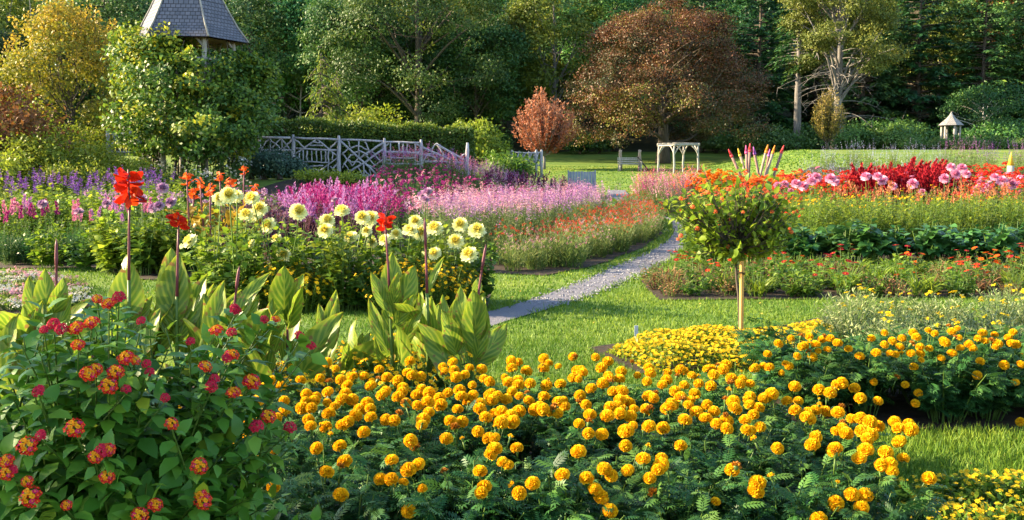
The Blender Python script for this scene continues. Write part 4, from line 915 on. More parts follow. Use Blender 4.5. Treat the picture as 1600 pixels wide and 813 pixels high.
bed('dahlia_plant', 'flower', 'green dahlia plant with small lilac flowers in the left border', 'lilac dahlias among green', pr, quad(120, 420, 19.5, 25), .8, .8, 1.05)
# leafy green bush in front
for i, (px, y, s) in enumerate(((172, 14.9, 1), (215, 14.6, 1.1), (258, 14.8, 1), (300, 15.2, .9), (190, 15.7, 1.1), (240, 15.8, 1.15), (285, 16, 1.1))):
    if i == 0: pg = [clump(.98, .36, 26, 'limegreen', (.17, .10, 16), OVA, hv=.4), clump(.95, .36, 24, 'midgreen', (.16, .10, 16), OVA, hv=.4)]
    plant('dahlia_plant', pg[i % 2], 'broad leaved green dahlia bush without flowers behind the tall red cannas', 'plant', 'leafy green bushes behind the red cannas', px_x(px, y), y, s)

def dahlia_head(mat, r=.095, n=(12, 17, 22, 24, 22), cup=.35, cen=None, tm=PETAL, pw=.42):
    g = Geo()
    for k, c in enumerate(n):
        f = (k + 1) / len(n); el = (1 - f) * 1.25 - .28 * f * (f > .7); a = np.arange(c) / c * 6.28 + k * .37 + rng.normal(0, .05, c)
        d = np.stack([np.cos(a) * math.cos(el), np.sin(a) * math.cos(el), np.full(c, math.sin(el))], -1) + rng.normal(0, .07, (c, 3))
        nr = np.stack([-np.cos(a) * math.sin(el), -np.sin(a) * math.sin(el), np.full(c, math.cos(el))], -1)
        L = r * (.50 + .50 * f)
        leaves(g, tm, d * r * .12, d, nr, L * rng.uniform(.9, 1.06, c), L * pw * (1.15 - .3 * f), 1 if (cen and k < 2) else 0, np.clip(.15 + .7 * f + rng.normal(0, .1, c), 0, 1))
    v = rvec(40) * r * .34; v[:, 2] = np.abs(v[:, 2]) * .8; leaves(g, DIA, v * .6, v, rvec(40), r * .28, r * .2, 1 if cen else 0, .5)
    # green back of the flower
    a = np.arange(7) / 7 * 6.28; leaves(g, DIA, np.tile([[0, 0, -.2 * r]], (7, 1)), np.stack([np.cos(a), np.sin(a), -.1 + 0 * a], -1), np.array([0, 0, -1]), r * .5, r * .3, 2, .4)
    return g.mesh('dahlia_flower', [M[mat], M[cen or mat], M['stem']])
def tilt_obj(o, d, roll=0):
    o.rotation_mode = 'QUATERNION'; q = Vector(d).to_track_quat('Z', 'Y'); o.rotation_quaternion = q
M['creamdeep'] = leafmat('deep_cream_petal', [(.78, .62, .08), (.84, .74, .18)], .3, .6, 0, .15)
YD = [dahlia_head('cream', cen='creamdeep') for _ in range(3)]
LD = [dahlia_head('lilac', .085) for _ in range(2)]
PD = [dahlia_head('dahpink', .10, cen='dahpink') for _ in range(2)]
def dahlia_plants(heads, meshes, plants, protos, name, labels, group, rad=.095, cam_tilt=.75):
    """heads: (px, py, distance, size); each flower is a part of the nearest plant and stands on a stem of its own"""
    roots = []
    for i, (px, y, s) in enumerate(plants):
        x = px_x(px, y); roots.append(plant(name, protos[i % len(protos)], labels[i] if isinstance(labels, list) else labels, 'flower', group, x, y, s, rz=0.0))
    per = {}
    for (px, py, y, s) in heads:
        p = at(px, py, y); k = min(range(len(roots)), key=lambda i: (roots[i].location[0] - p[0]) ** 2 + .5 * (roots[i].location[1] - p[1]) ** 2)
        per.setdefault(k, []).append((p, s))
    for k, L in per.items():
        r = roots[k]; g = Geo(); sc = r.scale[0]; base = np.array(r.location)
        for p, s in L:
            q = (p - base) / sc
            tube(g, bez((q[0] * .25, q[1] * .25, q[2] * .3), (q[0] * .85, q[1] * .8 + .05, q[2] * .75), (q[0], q[1] + .02, q[2] - .02), 6), .006, 4, 0, .5, cap=False)
            o = obj('flower', meshes[rng.integers(len(meshes))], r, q, 0, s / sc)
            d = np.array([rng.normal(-.15, .28), -cam_tilt + rng.normal(0, .25), .65]); tilt_obj(o, d)
        obj('flower_stems', g.mesh('flower_stems', [M['stem']]), r)
# yellow dahlias
yh = [(343, 311), (357, 305), (369, 307), (394, 310), (406, 326), (385, 336), (398, 335), (420, 352), (297, 377), (393, 381, .6), (432, 373, .7), (443, 399), (466, 331), (534, 330), (511, 345), (508, 360), (548, 372), (566, 340), (579, 341), (573, 361, .7), (601, 375, .8), (619, 366, .8), (641, 360), (649, 346, .8), (679, 357), (657, 364), (719, 351), (745, 360), (712, 377), (733, 398), (679, 396, .8), (581, 379, .7)]
yh = [(h[0], h[1], rng.uniform(10.7, 11.9), (h[2] if len(h) > 2 else 1.0) * rng.uniform(.92, 1.08)) for h in yh]
pg = [clump(1.12, .36, 24, 'limegreen', (.15, .085, 15), OVA, hv=.45), clump(1.05, .36, 24, 'midgreen', (.14, .08, 15), OVA, hv=.45), clump(1.1, .34, 22, 'limegreen', (.13, .075, 15), OVA, hv=.4)]
dp = [(330, 11.6, 1.12), (365, 11.2, 1.2), (405, 11.7, 1.18), (440, 11.2, 1.0), (495, 11.6, 1.14), (535, 11.1, 1.12), (575, 11.8, 1.12), (620, 11.4, 1.08), (660, 11.8, 1.08), (700, 11.3, 1.02), (738, 11.6, 1.02), (470, 11.9, 1.1), (350, 12.3, 1.15)]
dlab = ['yellow dahlia plant with one low flower in front of the orange cannas', 'tall yellow dahlia plant with a tight cluster of blooms beside the orange cannas', 'yellow dahlia plant with two stacked big blooms beside the purple leaved plants', 'low yellow dahlia plant with one bloom above the yellow flowered bush', 'yellow dahlia plant with paired blooms in front of the magenta plumes', 'yellow dahlia plant with one full round bloom and a taller one above it', 'yellow dahlia plant with twin blooms left of the small red canna flower', 'yellow dahlia plant with small blooms right of the small red canna flower', 'yellow dahlia plant with a loose knot of blooms behind the canna bud', 'yellow dahlia plant with a single bloom beside the lilac meadow flowers', 'yellow dahlia plant with pale outermost blooms at the lawn end of its row', 'yellow dahlia plant with a lone bloom in front of magenta flowers', 'yellow dahlia plant standing behind the tight cluster of blooms']
dahlia_plants(yh, YD, dp, pg, 'dahlia_plant', dlab, 'yellow dahlias')
lh = [(221, 311), (240, 325), (267, 316), (254, 294), (166, 318, .8), (66, 319, .9), (123, 331, .9), (186, 288), (205, 300), (248, 322, .9), (660, 305), (668, 300, .9), (664, 312, .8), (522, 312, .6)]
lh = [(h[0], h[1], rng.uniform(14.2, 15.6), (h[2] if len(h) > 2 else 1.0) * 1.05) for h in lh]
dahlia_plants(lh, LD, [(68, 15.5, .9), (125, 15.3, .9), (172, 15.2, 1.0), (218, 15.0, 1.05), (250, 15.2, 1.05), (664, 15.2, 1.0), (522, 15.3, .95)], pg, 'dahlia_plant',
    ['lilac dahlia plant with one bloom above the pink spikes by the left lawn', 'lilac pink dahlia plant with one open bloom between the pink spikes', 'lilac dahlia plant partly hidden by the big red canna flower', 'lilac dahlia plant with blooms just right of the big red canna flower', 'lilac dahlia plant with blooms around the second red canna', 'lilac dahlia plant with blooms above the small red canna flower', 'small lilac dahlia plant between yellow dahlias and magenta plumes'], 'lilac dahlias')

# low bushy plants with small orange flowers before the dahlias
pr = [clump(.56, .30, 80, 'limegreen', (.05, .018, 16), fl=dict(k='daisy', n=5, rad=.024, size=.021, mats=['gold', 'yellow'], mi=(0, 1), frac=1, out=.5), hv=.55), clump(.56, .30, 80, 'midgreen', (.05, .018, 18), fl=dict(k='daisy', n=5, rad=.022, size=.02, mats=['orange', 'gold'], mi=(0, 1), frac=1, out=.5), hv=.55)]
for px, y, s in ((412, 11.2, 1), (440, 11.0, 1.05), (475, 10.95, 1.05), (500, 11.15, .9), (455, 11.5, 1.1)): plant('bidens_plant', pr[0], 'bushy plant with tiny yellow flowers at the foot of the yellow dahlias', 'flower', 'tiny yellow flowered bushes', px_x(px, y), y, s)
for px, y, s in ((600, 10.9, 1.05), (632, 11.1, 1.1), (668, 10.85, 1.1), (700, 10.95, 1.05), (728, 11.1, .9), (650, 11.5, 1.1), (615, 11.4, 1)): plant('zinnia_plant', pr[1], 'bushy plant with tiny orange flowers behind the striped cannas by the lawn', 'flower', 'tiny orange flowered bushes', px_x(px, y), y, s)
for px, y, s in ((530, 11.0, 1.0), (560, 11.1, .95)): plant('dahlia_plant', pg[1], 'drooping leafy dahlia without blooms between the yellow and the orange bushes', 'plant', 'bare leafy dahlias', px_x(px, y), y, s * .85)

# orange cannas at the back of the dahlias
def canna_flower(mat, r=.085, n=11, ln=.2):
    g = Geo()
    for i in range(n):
        u = i / n; a = i * 2.4; d = np.array([math.cos(a), math.sin(a), rng.uniform(-.9, .9)])
        c = np.array([math.cos(a) * .01, math.sin(a) * .01, u * ln]); Lp = r * rng.uniform(.75, 1.25)
        nu, nv = 5, 4; uu = np.linspace(0, 1, nu)[:, None]; vv = np.linspace(-1, 1, nv)[None]
        wd = .36 * Lp * np.sin(np.pi * (uu * .82 + .12)) ** .8
        side = unit(np.cross(d, rvec(1)[0])); nn = np.cross(side, unit(d))
        bow = (uu ** 1.6) * rng.uniform(-.7, .3) + .12 * np.sin(vv * 4 + i) * uu
        P = c + unit(d) * (uu * Lp)[..., None] + side * (wd * vv)[..., None] + nn * (bow * Lp)[..., None] + np.zeros((nu, nv, 1))
        q = np.array([[k * nv + j, k * nv + j + 1, (k + 1) * nv + j + 1, (k + 1) * nv + j] for k in range(nu - 1) for j in range(nv - 1)])
        g.add(P.reshape(-1, 3), [q], 0, np.clip(rng.normal(.5, .25), 0, 1))
    tube(g, [(0, 0, -.05), (0, 0, ln * 1.05)], [.008, .004], 4, 1)
    return g.mesh('canna_flower', [M[mat], M['redstem']])
def canna_leaf(L, Wd, mat='canna', bend=.4, fold=.25):
    g = Geo(); nu, nv = 13, 9; u = np.linspace(0, 1, nu); v = np.linspace(-1, 1, nv)
    U, V = np.meshgrid(u, v, indexing='ij'); w = Wd * .5 * np.sin(np.pi * np.clip(U, 0, 1) ** .85) ** .72 * (1 - .25 * U); w = np.maximum(w, Wd * .05 * (1 - U))
    th_ = bend * U ** 1.5; X = L * np.cumsum(np.gradient(U, axis=0) * np.cos(th_ * 1.6), axis=0); Z = L * np.cumsum(np.gradient(U, axis=0) * -np.sin(th_ * 1.6), axis=0)
    Y = w * V; Z = Z + fold * np.abs(Y) + .02 * L * np.sin(V * 2.6 + U * 5) * np.abs(V) + .016 * np.sin(U * 19 + V * 2 + rng.uniform(0, 6)) * np.abs(V)
    P = np.stack([X, Y, Z], -1).reshape(-1, 3); q = np.array([[i * nv + j, i * nv + j + 1, (i + 1) * nv + j + 1, (i + 1) * nv + j] for i in range(nu - 1) for j in range(nv - 1)])
    g.add(P, [q], 0, np.clip(.35 + .25 * U.ravel() + .35 * np.abs(V.ravel()) ** 2 - .15, 0, 1), np.stack([U.ravel(), V.ravel(), V.ravel() * 0], -1))
    return g.mesh('canna_leaf', [M[mat]])
M['bronzeleaf'] = leafmat('bronze_canna_leaf', [(.12, .09, .015), (.30, .20, .02), (.45, .32, .03)], .4, .4, 0)
CO = [canna_flower('canorange', .085, 12, .2) for _ in range(2)]; BL = [canna_leaf(.42, .17, 'bronzeleaf', b) for b in (.3, .6)]
for px, py, y, lab in ((313, 283, 15.8, 'orange canna flower on a red stem leaning left of its group'), (343, 272, 16.2, 'orange canna with a broad flower head in the middle of its group'), (381, 262, 16.4, 'tallest orange canna flower beside the purple leaved plants'), (399, 292, 15.6, 'low orange canna flower nearest the yellow dahlia blooms'), (292, 278, 15.5, 'small orange canna bud at the outer edge of its group'), (360, 284, 15.7, 'orange canna flower between the broad one and the tallest one'), (329, 295, 15.3, 'low open orange canna flower with bronze leaves below'), (303, 300, 15.9, 'orange canna half hidden beside the yellow dahlia cluster')):
    p = at(px, py, y); t = thing('canna_plant', lab, 'flower', (p[0], y, 0), 0, 'orange cannas behind the yellow dahlias')
    g = Geo(); tube(g, bez((rng.normal(0, .06), 0, 0), (rng.normal(0, .05), 0, p[2] * .5), (0, 0, p[2] - .05), 6), .013, 5); obj('stem', g.mesh('stem', [M['redstem']]), t)
    obj('flower', CO[rng.integers(2)], t, (0, 0, p[2] - .12), rng.uniform(0, 6), rng.uniform(.8, 1.15))
    for k in range(4):
        o = obj('leaf', BL[k % 2], t, (0, 0, p[2] * rng.uniform(.3, .62))); o.rotation_euler = (0, -rng.uniform(.7, 1.25), rng.uniform(0, 6.28))

# purple leaved plants and magenta plumes
pr = [clump(1.2, .42, 22, 'purpleleaf', (.15, .09, 15), OVA, hv=.5, fl=dict(k='dome', n=12, rad=.05, size=.025, mats=['lilacpink'], frac=.2), stemm='redstem') for _ in range(2)]
bed('coleus_plant', 'plant', 'dark purple leaved plant behind the yellow dahlias beside the orange cannas', 'purple leaved plants', pr, quad(370, 465, 17.5, 25, 385, 475), .72)
pr = [clump(1.0, .40, 26, 'purpleleaf', (.10, .03, 10), fl=[dict(k='plume', n=34, rad=.06, size=.022, ln=.28, mats=[c], frac=.8, wob=.3)], stemm='redstem', hv=.4) for c in ('magenta', 'lilacpink', 'magenta')]
bed('celosia_plant', 'flower', 'magenta plumed plant behind the yellow dahlias below the stone steps', 'magenta plumes', pr, quad(452, 592, 18.5, 25.5, 460, 600), .66)
pr = [clump(.95, .42, 30, 'darkgreen', (.09, .035, 12), fl=[dict(k='dome', n=16, rad=.07, size=.034, mats=[c], frac=.9, out=.5)], hv=.45) for c in ('magenta', 'magenta', 'pink')]
bed('phlox_plant', 'flower', 'magenta flowered plant in the dark mass between pale pink spikes and lilac meadow flowers', 'magenta flowers of the island bed', pr, quad(570, 830, 23.5, 31, 590, 870), .8)
pr = [clump(.9, .40, 30, 'sage', (.09, .03, 9), fl=[dict(k='spike', n=20, rad=.032, size=.022, ln=.28, mats=[c], frac=.8, wob=.18)], hv=.3) for c in ('pink', 'palepink', 'lilacpink')]
bed('sage_plant', 'flower', 'pale pink spiked plant in the long band before the rustic fence', 'pale pink spikes before the fence', pr, quad(598, 935, 32.2, 37.5, 605, 905), .85, .9, 1.2)
M['maroon'] = leafmat('maroon_plume', [(.05, .006, .03), (.11, .015, .06), (.16, .03, .08)], .2, .6, 0)
pr = [clump(.95, .22, 10, 'purpleleaf', (.10, .03, 10), fl=[dict(k='plume', n=40, rad=.05, size=.026, ln=.35, mats=['maroon'], frac=.8)], stemm='redstem') for _ in range(2)]
for px, y in ((768, 31.5), (790, 31.8), (806, 31.4), (822, 31.9), (872, 31), (884, 30.4), (842, 32)): plant('amaranth', pr[rng.integers(2)], 'dark maroon plumed plant in front of the pale pink spikes', 'flower', 'dark maroon plumes', px_x(px, y), y, rng.uniform(.9, 1.2))
pr = [clump(1.0, .36, 26, 'sage', (.075, .028, 13), fl=[dict(k='spike', n=20, rad=.036, size=.022, ln=.24, mats=[c], frac=.6, wob=.12)], hv=.35) for c in ('lilac', 'lilac', 'lilacpink', 'palepink')]
bed('agastache_plant', 'flower', 'lilac pink meadow plant with whorled spikes in the island bed beside the path', 'lilac meadow flowers of the island bed', pr, [(px_x(668, 15.6), 15.6), (px_x(790, 17), 17), (px_x(870, 20), 20), (px_x(950, 25), 25), (px_x(930, 29), 29), (px_x(720, 24), 24), (px_x(650, 18), 18)], .52, .85, 1.15)
M['buff'] = leafmat('buff_grass_leaf', [(.09, .14, .02), (.20, .24, .05), (.36, .33, .13)], .4, .6, .04)
pr = [clump(.7, .34, 44, 'buff', (.12, .012, 9), fl=[dict(k='ball', n=12, rad=.021, size=.016, mats=[c], frac=.42)], hv=.5, up=1.0) for c in ('red', 'red', 'crimson')] + [clump(.66, .34, 40, 'buff', (.14, .012, 11), hv=.5, up=1.0, fl=[dict(k='ball', n=10, rad=.02, size=.015, mats=[c], frac=.6)]) for c in ('palepink', 'pink')]
bed('gomphrena_plant', 'flower', 'grassy plant dotted with small red button flowers along the path edge', 'red button flowers along the path', pr, [gp(768, 427), gp(850, 429), gp(925, 413), gp(1000, 387), gp(1030, 364), gp(1022, 347), gp(985, 342), (px_x(955, 27), 27), (px_x(900, 22), 22), (px_x(850, 18), 18), (px_x(770, 16.2), 16.2)], .46, .85, 1.15)
bed('gomphrena_plant', 'flower', 'grassy plant with red button flowers at the path bend far up the garden', 'red button flowers by the far bend', pr, quad(975, 1025, 31, 36, 975, 1010), .6)

# right of the path
pr = [clump(1.35, .5, 46, 'sage', (.08, .02, 8), fl=[dict(k='spike', n=14, rad=.03, size=.03, ln=.30, mats=[c], frac=1, wob=.35)], hv=.5) for c in ('pink', 'palepink', 'magenta', 'coral')]
bed('gaura_plant', 'flower', 'hazy pink flowered plant right of the path before the log arbor', 'hazy pink mass right of the path', pr, [(px_x(985, 37), 37), (px_x(1075, 31), 31), (px_x(1115, 33), 33), (px_x(1100, 39), 39), (px_x(1000, 41), 41)], .72)
pr = [clump(1.42, .45, 24, 'midgreen', (.14, .08, 13), OVA, fl=[dict(k='dome', n=18, rad=.095, size=.06, mats=[c], frac=.95, out=.25)], hv=.35) for c in ('canorange', 'orangedeep', 'canorange')]
bed('zinnia_plant', 'flower', 'orange flowered plant in the border below the painted pencil logs', 'orange flowers below the pencil logs', pr, [(px_x(1078, 28), 28), (px_x(1320, 27), 27), (px_x(1320, 30), 30), (px_x(1090, 34), 34)], .72)
pr = [clump(1.2, .45, 22, 'limegreen', (.13, .07, 13), OVA, fl=[dict(k='dome', n=14, rad=.06, size=.036, mats=[c], frac=.6, out=.3)], hv=.5) for c in ('red', 'red', 'coral')]
bed('salvia_plant', 'flower', 'green plant with red flowers in the border behind the staked little tree', 'red flowers behind the staked tree', pr, [(px_x(1060, 22), 22), (px_x(1240, 20), 20), (px_x(1250, 25.5), 25.5), (px_x(1080, 27), 27)], .8)
pr = [clump(1.15, .42, 36, 'limegreen', (.10, .04, 16), hv=.35), clump(1.15, .42, 36, 'limegreen', (.10, .04, 14), hv=.4, fl=[dict(k='dome', n=8, rad=.035, size=.026, mats=['gold'], frac=.22)]), clump(1.1, .42, 30, 'midgreen', (.08, .03, 14), hv=.4, fl=[dict(k='plume', n=20, rad=.035, size=.022, ln=.14, mats=['peach'], frac=.1)])]
bed('bidens_plant', 'flower', 'yellow green plant speckled with gold flowers behind the dark broad leaved row', 'yellow green mass with gold flowers', pr, quad(1215, 1640, 18.0, 21.2), .52, .95, 1.18)
pr = [clump(1.02, .4, 24, 'sage', (.08, .02, 10), fl=[dict(k='plume', n=18, rad=.04, size=.018, ln=.26, mats=['peach'], frac=.6)], hv=.45) for _ in range(2)]
bed('amaranth', 'flower', 'peach coloured plumed plant among the pink dahlias of the border', 'peach plumes', pr, quad(1385, 1640, 21.6, 22.4), .85)
bed('amaranth', 'flower', 'peach coloured plumed plant near the gold speckled mass beside the red flowers', 'peach plumes beside the red flowers', pr, quad(1290, 1345, 21.2, 22), .8)
pr = [clump(1.42, .42, 26, 'purpleleaf', (.10, .04, 9), fl=[dict(k='plume', n=60, rad=.07, size=.035, ln=.32, mats=['crimson'], frac=1, wob=.4)], stemm='redstem', hv=.35) for _ in range(2)]
bed('celosia_plant', 'flower', 'deep crimson plumed plant in the wide red band of the border', 'crimson plumes', pr, quad(1335, 1468, 24.8, 28.4), .62)
pr = [clump(1.55, .45, 24, 'midgreen', (.13, .07, 10), OVA, fl=[dict(k='dome', n=18, rad=.10, size=.052, mats=[c], frac=1, out=.3)], hv=.35) for c in ('red', 'crimson', 'red', 'pink')]
bed('dahlia_plant', 'flower', 'red and coral flowered dahlia in the back of the border below the lilac spikes', 'red and coral dahlias', pr, quad(1330, 1640, 25.5, 31, 1420, 1640), .7)
bed('dahlia_plant', 'flower', 'red flowered dahlia between the pink dahlias and the orange flowers below the pencil logs', 'red dahlias below the pencil logs', pr, quad(1215, 1345, 23.6, 26.2), .72)
bed('dahlia_plant', 'flower', 'red flowered dahlia at the edge of the frame among pink dahlias', 'red dahlias among pink ones', pr, quad(1500, 1650, 22.6, 25.5), .8)
ph = [(1244, 287), (1255, 291), (1235, 300, .8), (1275, 277), (1215, 290, .8), (1226, 288, .8), (1298, 279), (1353, 276), (1371, 276, .9), (1379, 282), (1395, 291, .8), (1426, 287), (1441, 300, .7), (1476, 279), (1493, 272), (1503, 263), (1486, 261, .8), (1510, 272, .8), (1565, 282), (1582, 289), (1554, 277, .8), (1268, 283, .9), (1305, 285, .8)]
ph = [(h[0], h[1], rng.uniform(21.8, 23.4), (h[2] if len(h) > 2 else 1.0) * 1.25) for h in ph]
dahlia_plants(ph, PD, [(1222, 22.7, 1.0), (1250, 22.5, 1.0), (1275, 22.8, 1.05), (1302, 22.6, 1.05), (1360, 22.6, 1.05), (1385, 22.5, 1.05), (1432, 22.4, 1.0), (1480, 22.7, 1.1), (1503, 22.6, 1.1), (1568, 22.5, 1.05)], pg, 'dahlia_plant',
    ['pink dahlia plant with pale blooms nearest the staked little tree', 'pink dahlia plant with two overlapping blooms behind the staked tree', 'pink dahlia plant with its bloom highest beside the orange flowers', 'pink dahlia plant with shaded blooms between pink and orange flowers', 'pink dahlia plant with a pair of blooms in front of the crimson plumes', 'pink dahlia plant with two blooms beside the peach plumes', 'pink dahlia plant with lone low blooms before the crimson plumes', 'pink dahlia plant with bright blooms right of the crimson plumes', 'tall pink dahlia plant with blooms under the pale lilac spikes', 'pink dahlia plant with two blooms below the lone pale pencil log'], 'pink dahlias')
pr = [clump(1.25, .5, 26, 'sage', (.12, .03, 10), fl=[dict(k='spike', n=18, rad=.026, size=.022, ln=.40, mats=[c], frac=.45, wob=.22)], hv=.35) for c in ('bluewhite', 'bluewhite')]
prv = [clump(1.25, .5, 26, 'sage', (.12, .03, 10), fl=[dict(k='spike', n=18, rad=.026, size=.022, ln=.40, mats=[c], frac=.45, wob=.22)], hv=.35) for c in ('violet', 'lilacpink')]
bed('salvia_plant', 'flower', 'pale lilac spiked plant in the row along the far lawn edge', 'pale lilac spikes by the far lawn', pr, [(px_x(1235, 32.5), 32.5), (px_x(1420, 33), 33), (px_x(1470, 41), 41), (px_x(1470, 46), 46), (px_x(1292, 46), 46), (px_x(1250, 39), 39)], 1.0, .75, 1.0)
bed('salvia_plant', 'flower', 'violet spiked plant in the row along the far lawn edge', 'violet spikes by the far lawn', prv, quad(1470, 1640, 41, 46), 1.0)
pr = [clump(1.0, .4, 22, 'midgreen', (.11, .06, 9), OVA, fl=[dict(k='dome', n=18, rad=.09, size=.05, mats=['palepink'], frac=.9, out=.3)], hv=.3)]
bed('hydrangea_bush', 'shrub', 'cream pink flowering bush in front of the violet spikes', 'cream pink bushes', pr, quad(1545, 1630, 33.5, 35.5), 1.0)
# broad leaved dark row
pr = [clump(.68, .32, 18, 'darkgreen', (.24, .15, 9), OVA, hv=.45, srad=.009, u0=.4, droop=.35) for _ in range(3)]
bl = fill(quad(1165, 1640, 16.4, 17.5), .52)
for x, y in bl: plant('tobacco_plant', pr[rng.integers(3)], 'dark green broad leaved plant in the tall row behind the withered daylilies', 'plant', 'dark broad leaved row', x, y, rng.uniform(.9, 1.2))
pr = [clump(.9, .35, 18, 'midgreen', (.12, .05, 12), OVA, hv=.5, fl=[dict(k='dome', n=10, rad=.045, size=.03, mats=['red'], frac=.3)]) for _ in range(2)]
bed('lantana_plant', 'plant', 'loose green plant with few red flowers behind the staked little tree', 'loose green plants behind the staked tree', pr, quad(1080, 1250, 16.0, 19.5), .62)

# white flowers and blue green plants in front of the tower and the fence
pr = [clump(1.0, .5, 24, 'darkgreen', (.11, .06, 12), OVA, hv=.4, fl=[dict(k='dome', n=10, rad=.06, size=.04, mats=['white'], frac=.45, out=.3)]) for _ in range(2)]
bed('hydrangea_bush', 'shrub', 'white flowered dark green bush at the foot of the vine covered tower', 'white flowered bushes below the tower', pr, quad(205, 395, 28.5, 33), 1.0)
M['blueleaf'] = leafmat('blue_green_leaf', [(.03, .07, .045), (.06, .12, .08), (.10, .16, .09)], .3, .5, .03)
bb = shrub_mesh(1.1, .8, M['blueleaf'], 40, 40, .11, .16)
for px, y, s in ((415, 33.5, .9), (440, 33.2, 1), (462, 33.6, .7), (392, 34, 1.1)): plant_shrub('blue_shrub', bb, 'blue green bush in front of the low end of the rustic fence', px_x(px, y), y, 'blue green bushes by the fence', s)
lo_ = shrub_mesh(.45, .6, M['yellowgreen'], 24, 40, .08, .1)
for px, y in ((488, 31.6), (510, 31.4), (532, 31.2), (550, 31.0)): plant_shrub('edging_shrub', lo_, 'low yellow green edging bush in front of the stone steps', px_x(px, y), y, 'edging bushes by the steps')
# low pale flowers on the left lawn
pr = [clump(.16, .2, 34, 'midgreen', (.03, .012, 6), fl=[dict(k='dome', n=12, rad=.03, size=.014, mats=[c], frac=1)], hv=.4) for c in ('white', 'palepink')] + [clump(.2, .2, 30, 'limegreen', (.05, .025, 9), OVA)]
bed('alyssum_plant', 'flower', 'low pale flowered mat plant in the small bed on the left lawn', 'low pale flowers on the left lawn', pr, BEDS['pinkleft'], .27)

# daylily bed
pr = [clump(.36, .3, 26, 'limegreen', (.26, .016, 3), STRAP, hv=.5, up=1.2, u0=0, u1=.4), clump(.34, .3, 26, 'brownleaf', (.06, .025, 10), hv=.5), clump(.32, .3, 24, 'brownleaf', (.20, .014, 4), STRAP, hv=.5, up=.9, u0=0, u1=.6), clump(.38, .28, 18, 'midgreen', (.10, .045, 9), OVA, hv=.5)]
prf = [clump(.52, .2, 9, 'midgreen', (.10, .04, 7), OVA, hv=.5, fl=[dict(k='daisy', n=9, rad=.045, size=.03, mats=[c, 'orangedeep'], mi=(0, 1), frac=.6)]) for c in ('red', 'crimson', 'canorange')]
P = fill(BEDS['daylily'], .36)
for x, y in P:
    k = rng.random()
    if k < .26: plant('zinnia_plant', prf[rng.integers(3)], 'thin plant with red daisy flowers among withered daylilies', 'flower', 'red daisies among the daylilies', x, y, rng.uniform(.8, 1.15))
    else: plant('daylily_plant', pr[rng.integers(4)], 'half withered daylily clump in the low bed before the broad leaved row', 'plant', 'withered daylilies', x, y, rng.uniform(.75, 1.15))
# silver plants with yellow flowers
pr = [clump(.42, .34, 60, 'greygreen', (.07, .012, 16), hv=.5, up=.8, fl=[dict(k='dome', n=12, rad=.032, size=.022, mats=['yellow'], frac=.06, upw=1)]) for _ in range(3)]
bed('santolina_plant', 'flower', 'silvery green plant with few yellow button flowers behind the second marigold bed', 'silvery plants with yellow buttons', pr, [(px_x(1310, 9.4), 9.4), (px_x(1345, 8.0), 8.0), (5.2, 7.6), (5.8, 9.6), (5.6, 10.2), (px_x(1330, 10.2), 10.2)], .44, .85, 1.15)
# ------------------------------------------------------------------ low yellow ground cover
M['covergold'] = leafmat('cover_petal', [(.55, .36, .008), (.70, .50, .014)], .3, .6, 0, .15)
def cover(poly, H, dens_l, dens_f, name, fr=.013, leafm='limegreen', fm='yellow', fsz=.011, edge=.25):
    g = Geo(); poly = np.array(poly, float); lo, hi = poly.min(0), poly.max(0); A = np.prod(hi - lo)
    def pts(n):
        P = np.stack([rng.uniform(lo[0], hi[0], n), rng.uniform(lo[1], hi[1], n)], -1); return P[inpoly(P, poly)]
    def dist(P):
        d = np.full(len(P), 9.0)
        for i in range(len(poly)):
            a, b = poly[i - 1], poly[i]; ab = b - a; t = np.clip(((P - a) @ ab) / (ab @ ab), 0, 1); d = np.minimum(d, np.linalg.norm(P - a - t[:, None] * ab, axis=1))
        return d
    def hgt(P): return H * np.sqrt(np.clip(dist(P) / edge, 0.02, 1)) * (1 + .28 * np.sin(P[:, 0] * 5.3 + 2 * np.sin(P[:, 1] * 3)) * np.sin(P[:, 1] * 6.1))
    P = pts(int(A * dens_l)); n = len(P); z = hgt(P) * rng.random(n) ** .5
    leaves(g, DIA, np.concatenate([P, z[:, None]], 1), rvec(n) + [0, 0, .3], rvec(n) + [0, 0, .8], .045 * rng.uniform(.6, 1.3, n), .02, 0, np.clip(rng.normal(.45, .25, n), 0, 1))
    P = pts(int(A * dens_f)); n = len(P); z = hgt(P) * rng.uniform(.92, 1.12, n) + .008
    Ax = rng.normal(0, .3, (n, 3)); Ax[:, 2] = 1; Ax[:, 1] -= .3
    flowers(g, 'daisy', np.concatenate([P, z[:, None]], 1), Ax, 6, fr, fsz, mats=(1, 2))
    o = obj(name, g.mesh(name, [M[leafm], M['covergold'], M['gold']])); o['kind'] = 'stuff'
cover([gp(948, 553), gp(1020, 586), gp(1190, 581), gp(1330, 576), (3.2, 9.4), gp(1325, 522), gp(1190, 527), gp(1030, 538)], .15, 3000, 1150, 'ground_cover', .017, fsz=.016)
cover(BEDS['corner'], .16, 5200, 800, 'ground_cover', .013, 'midgreen', 'yellow', .012)

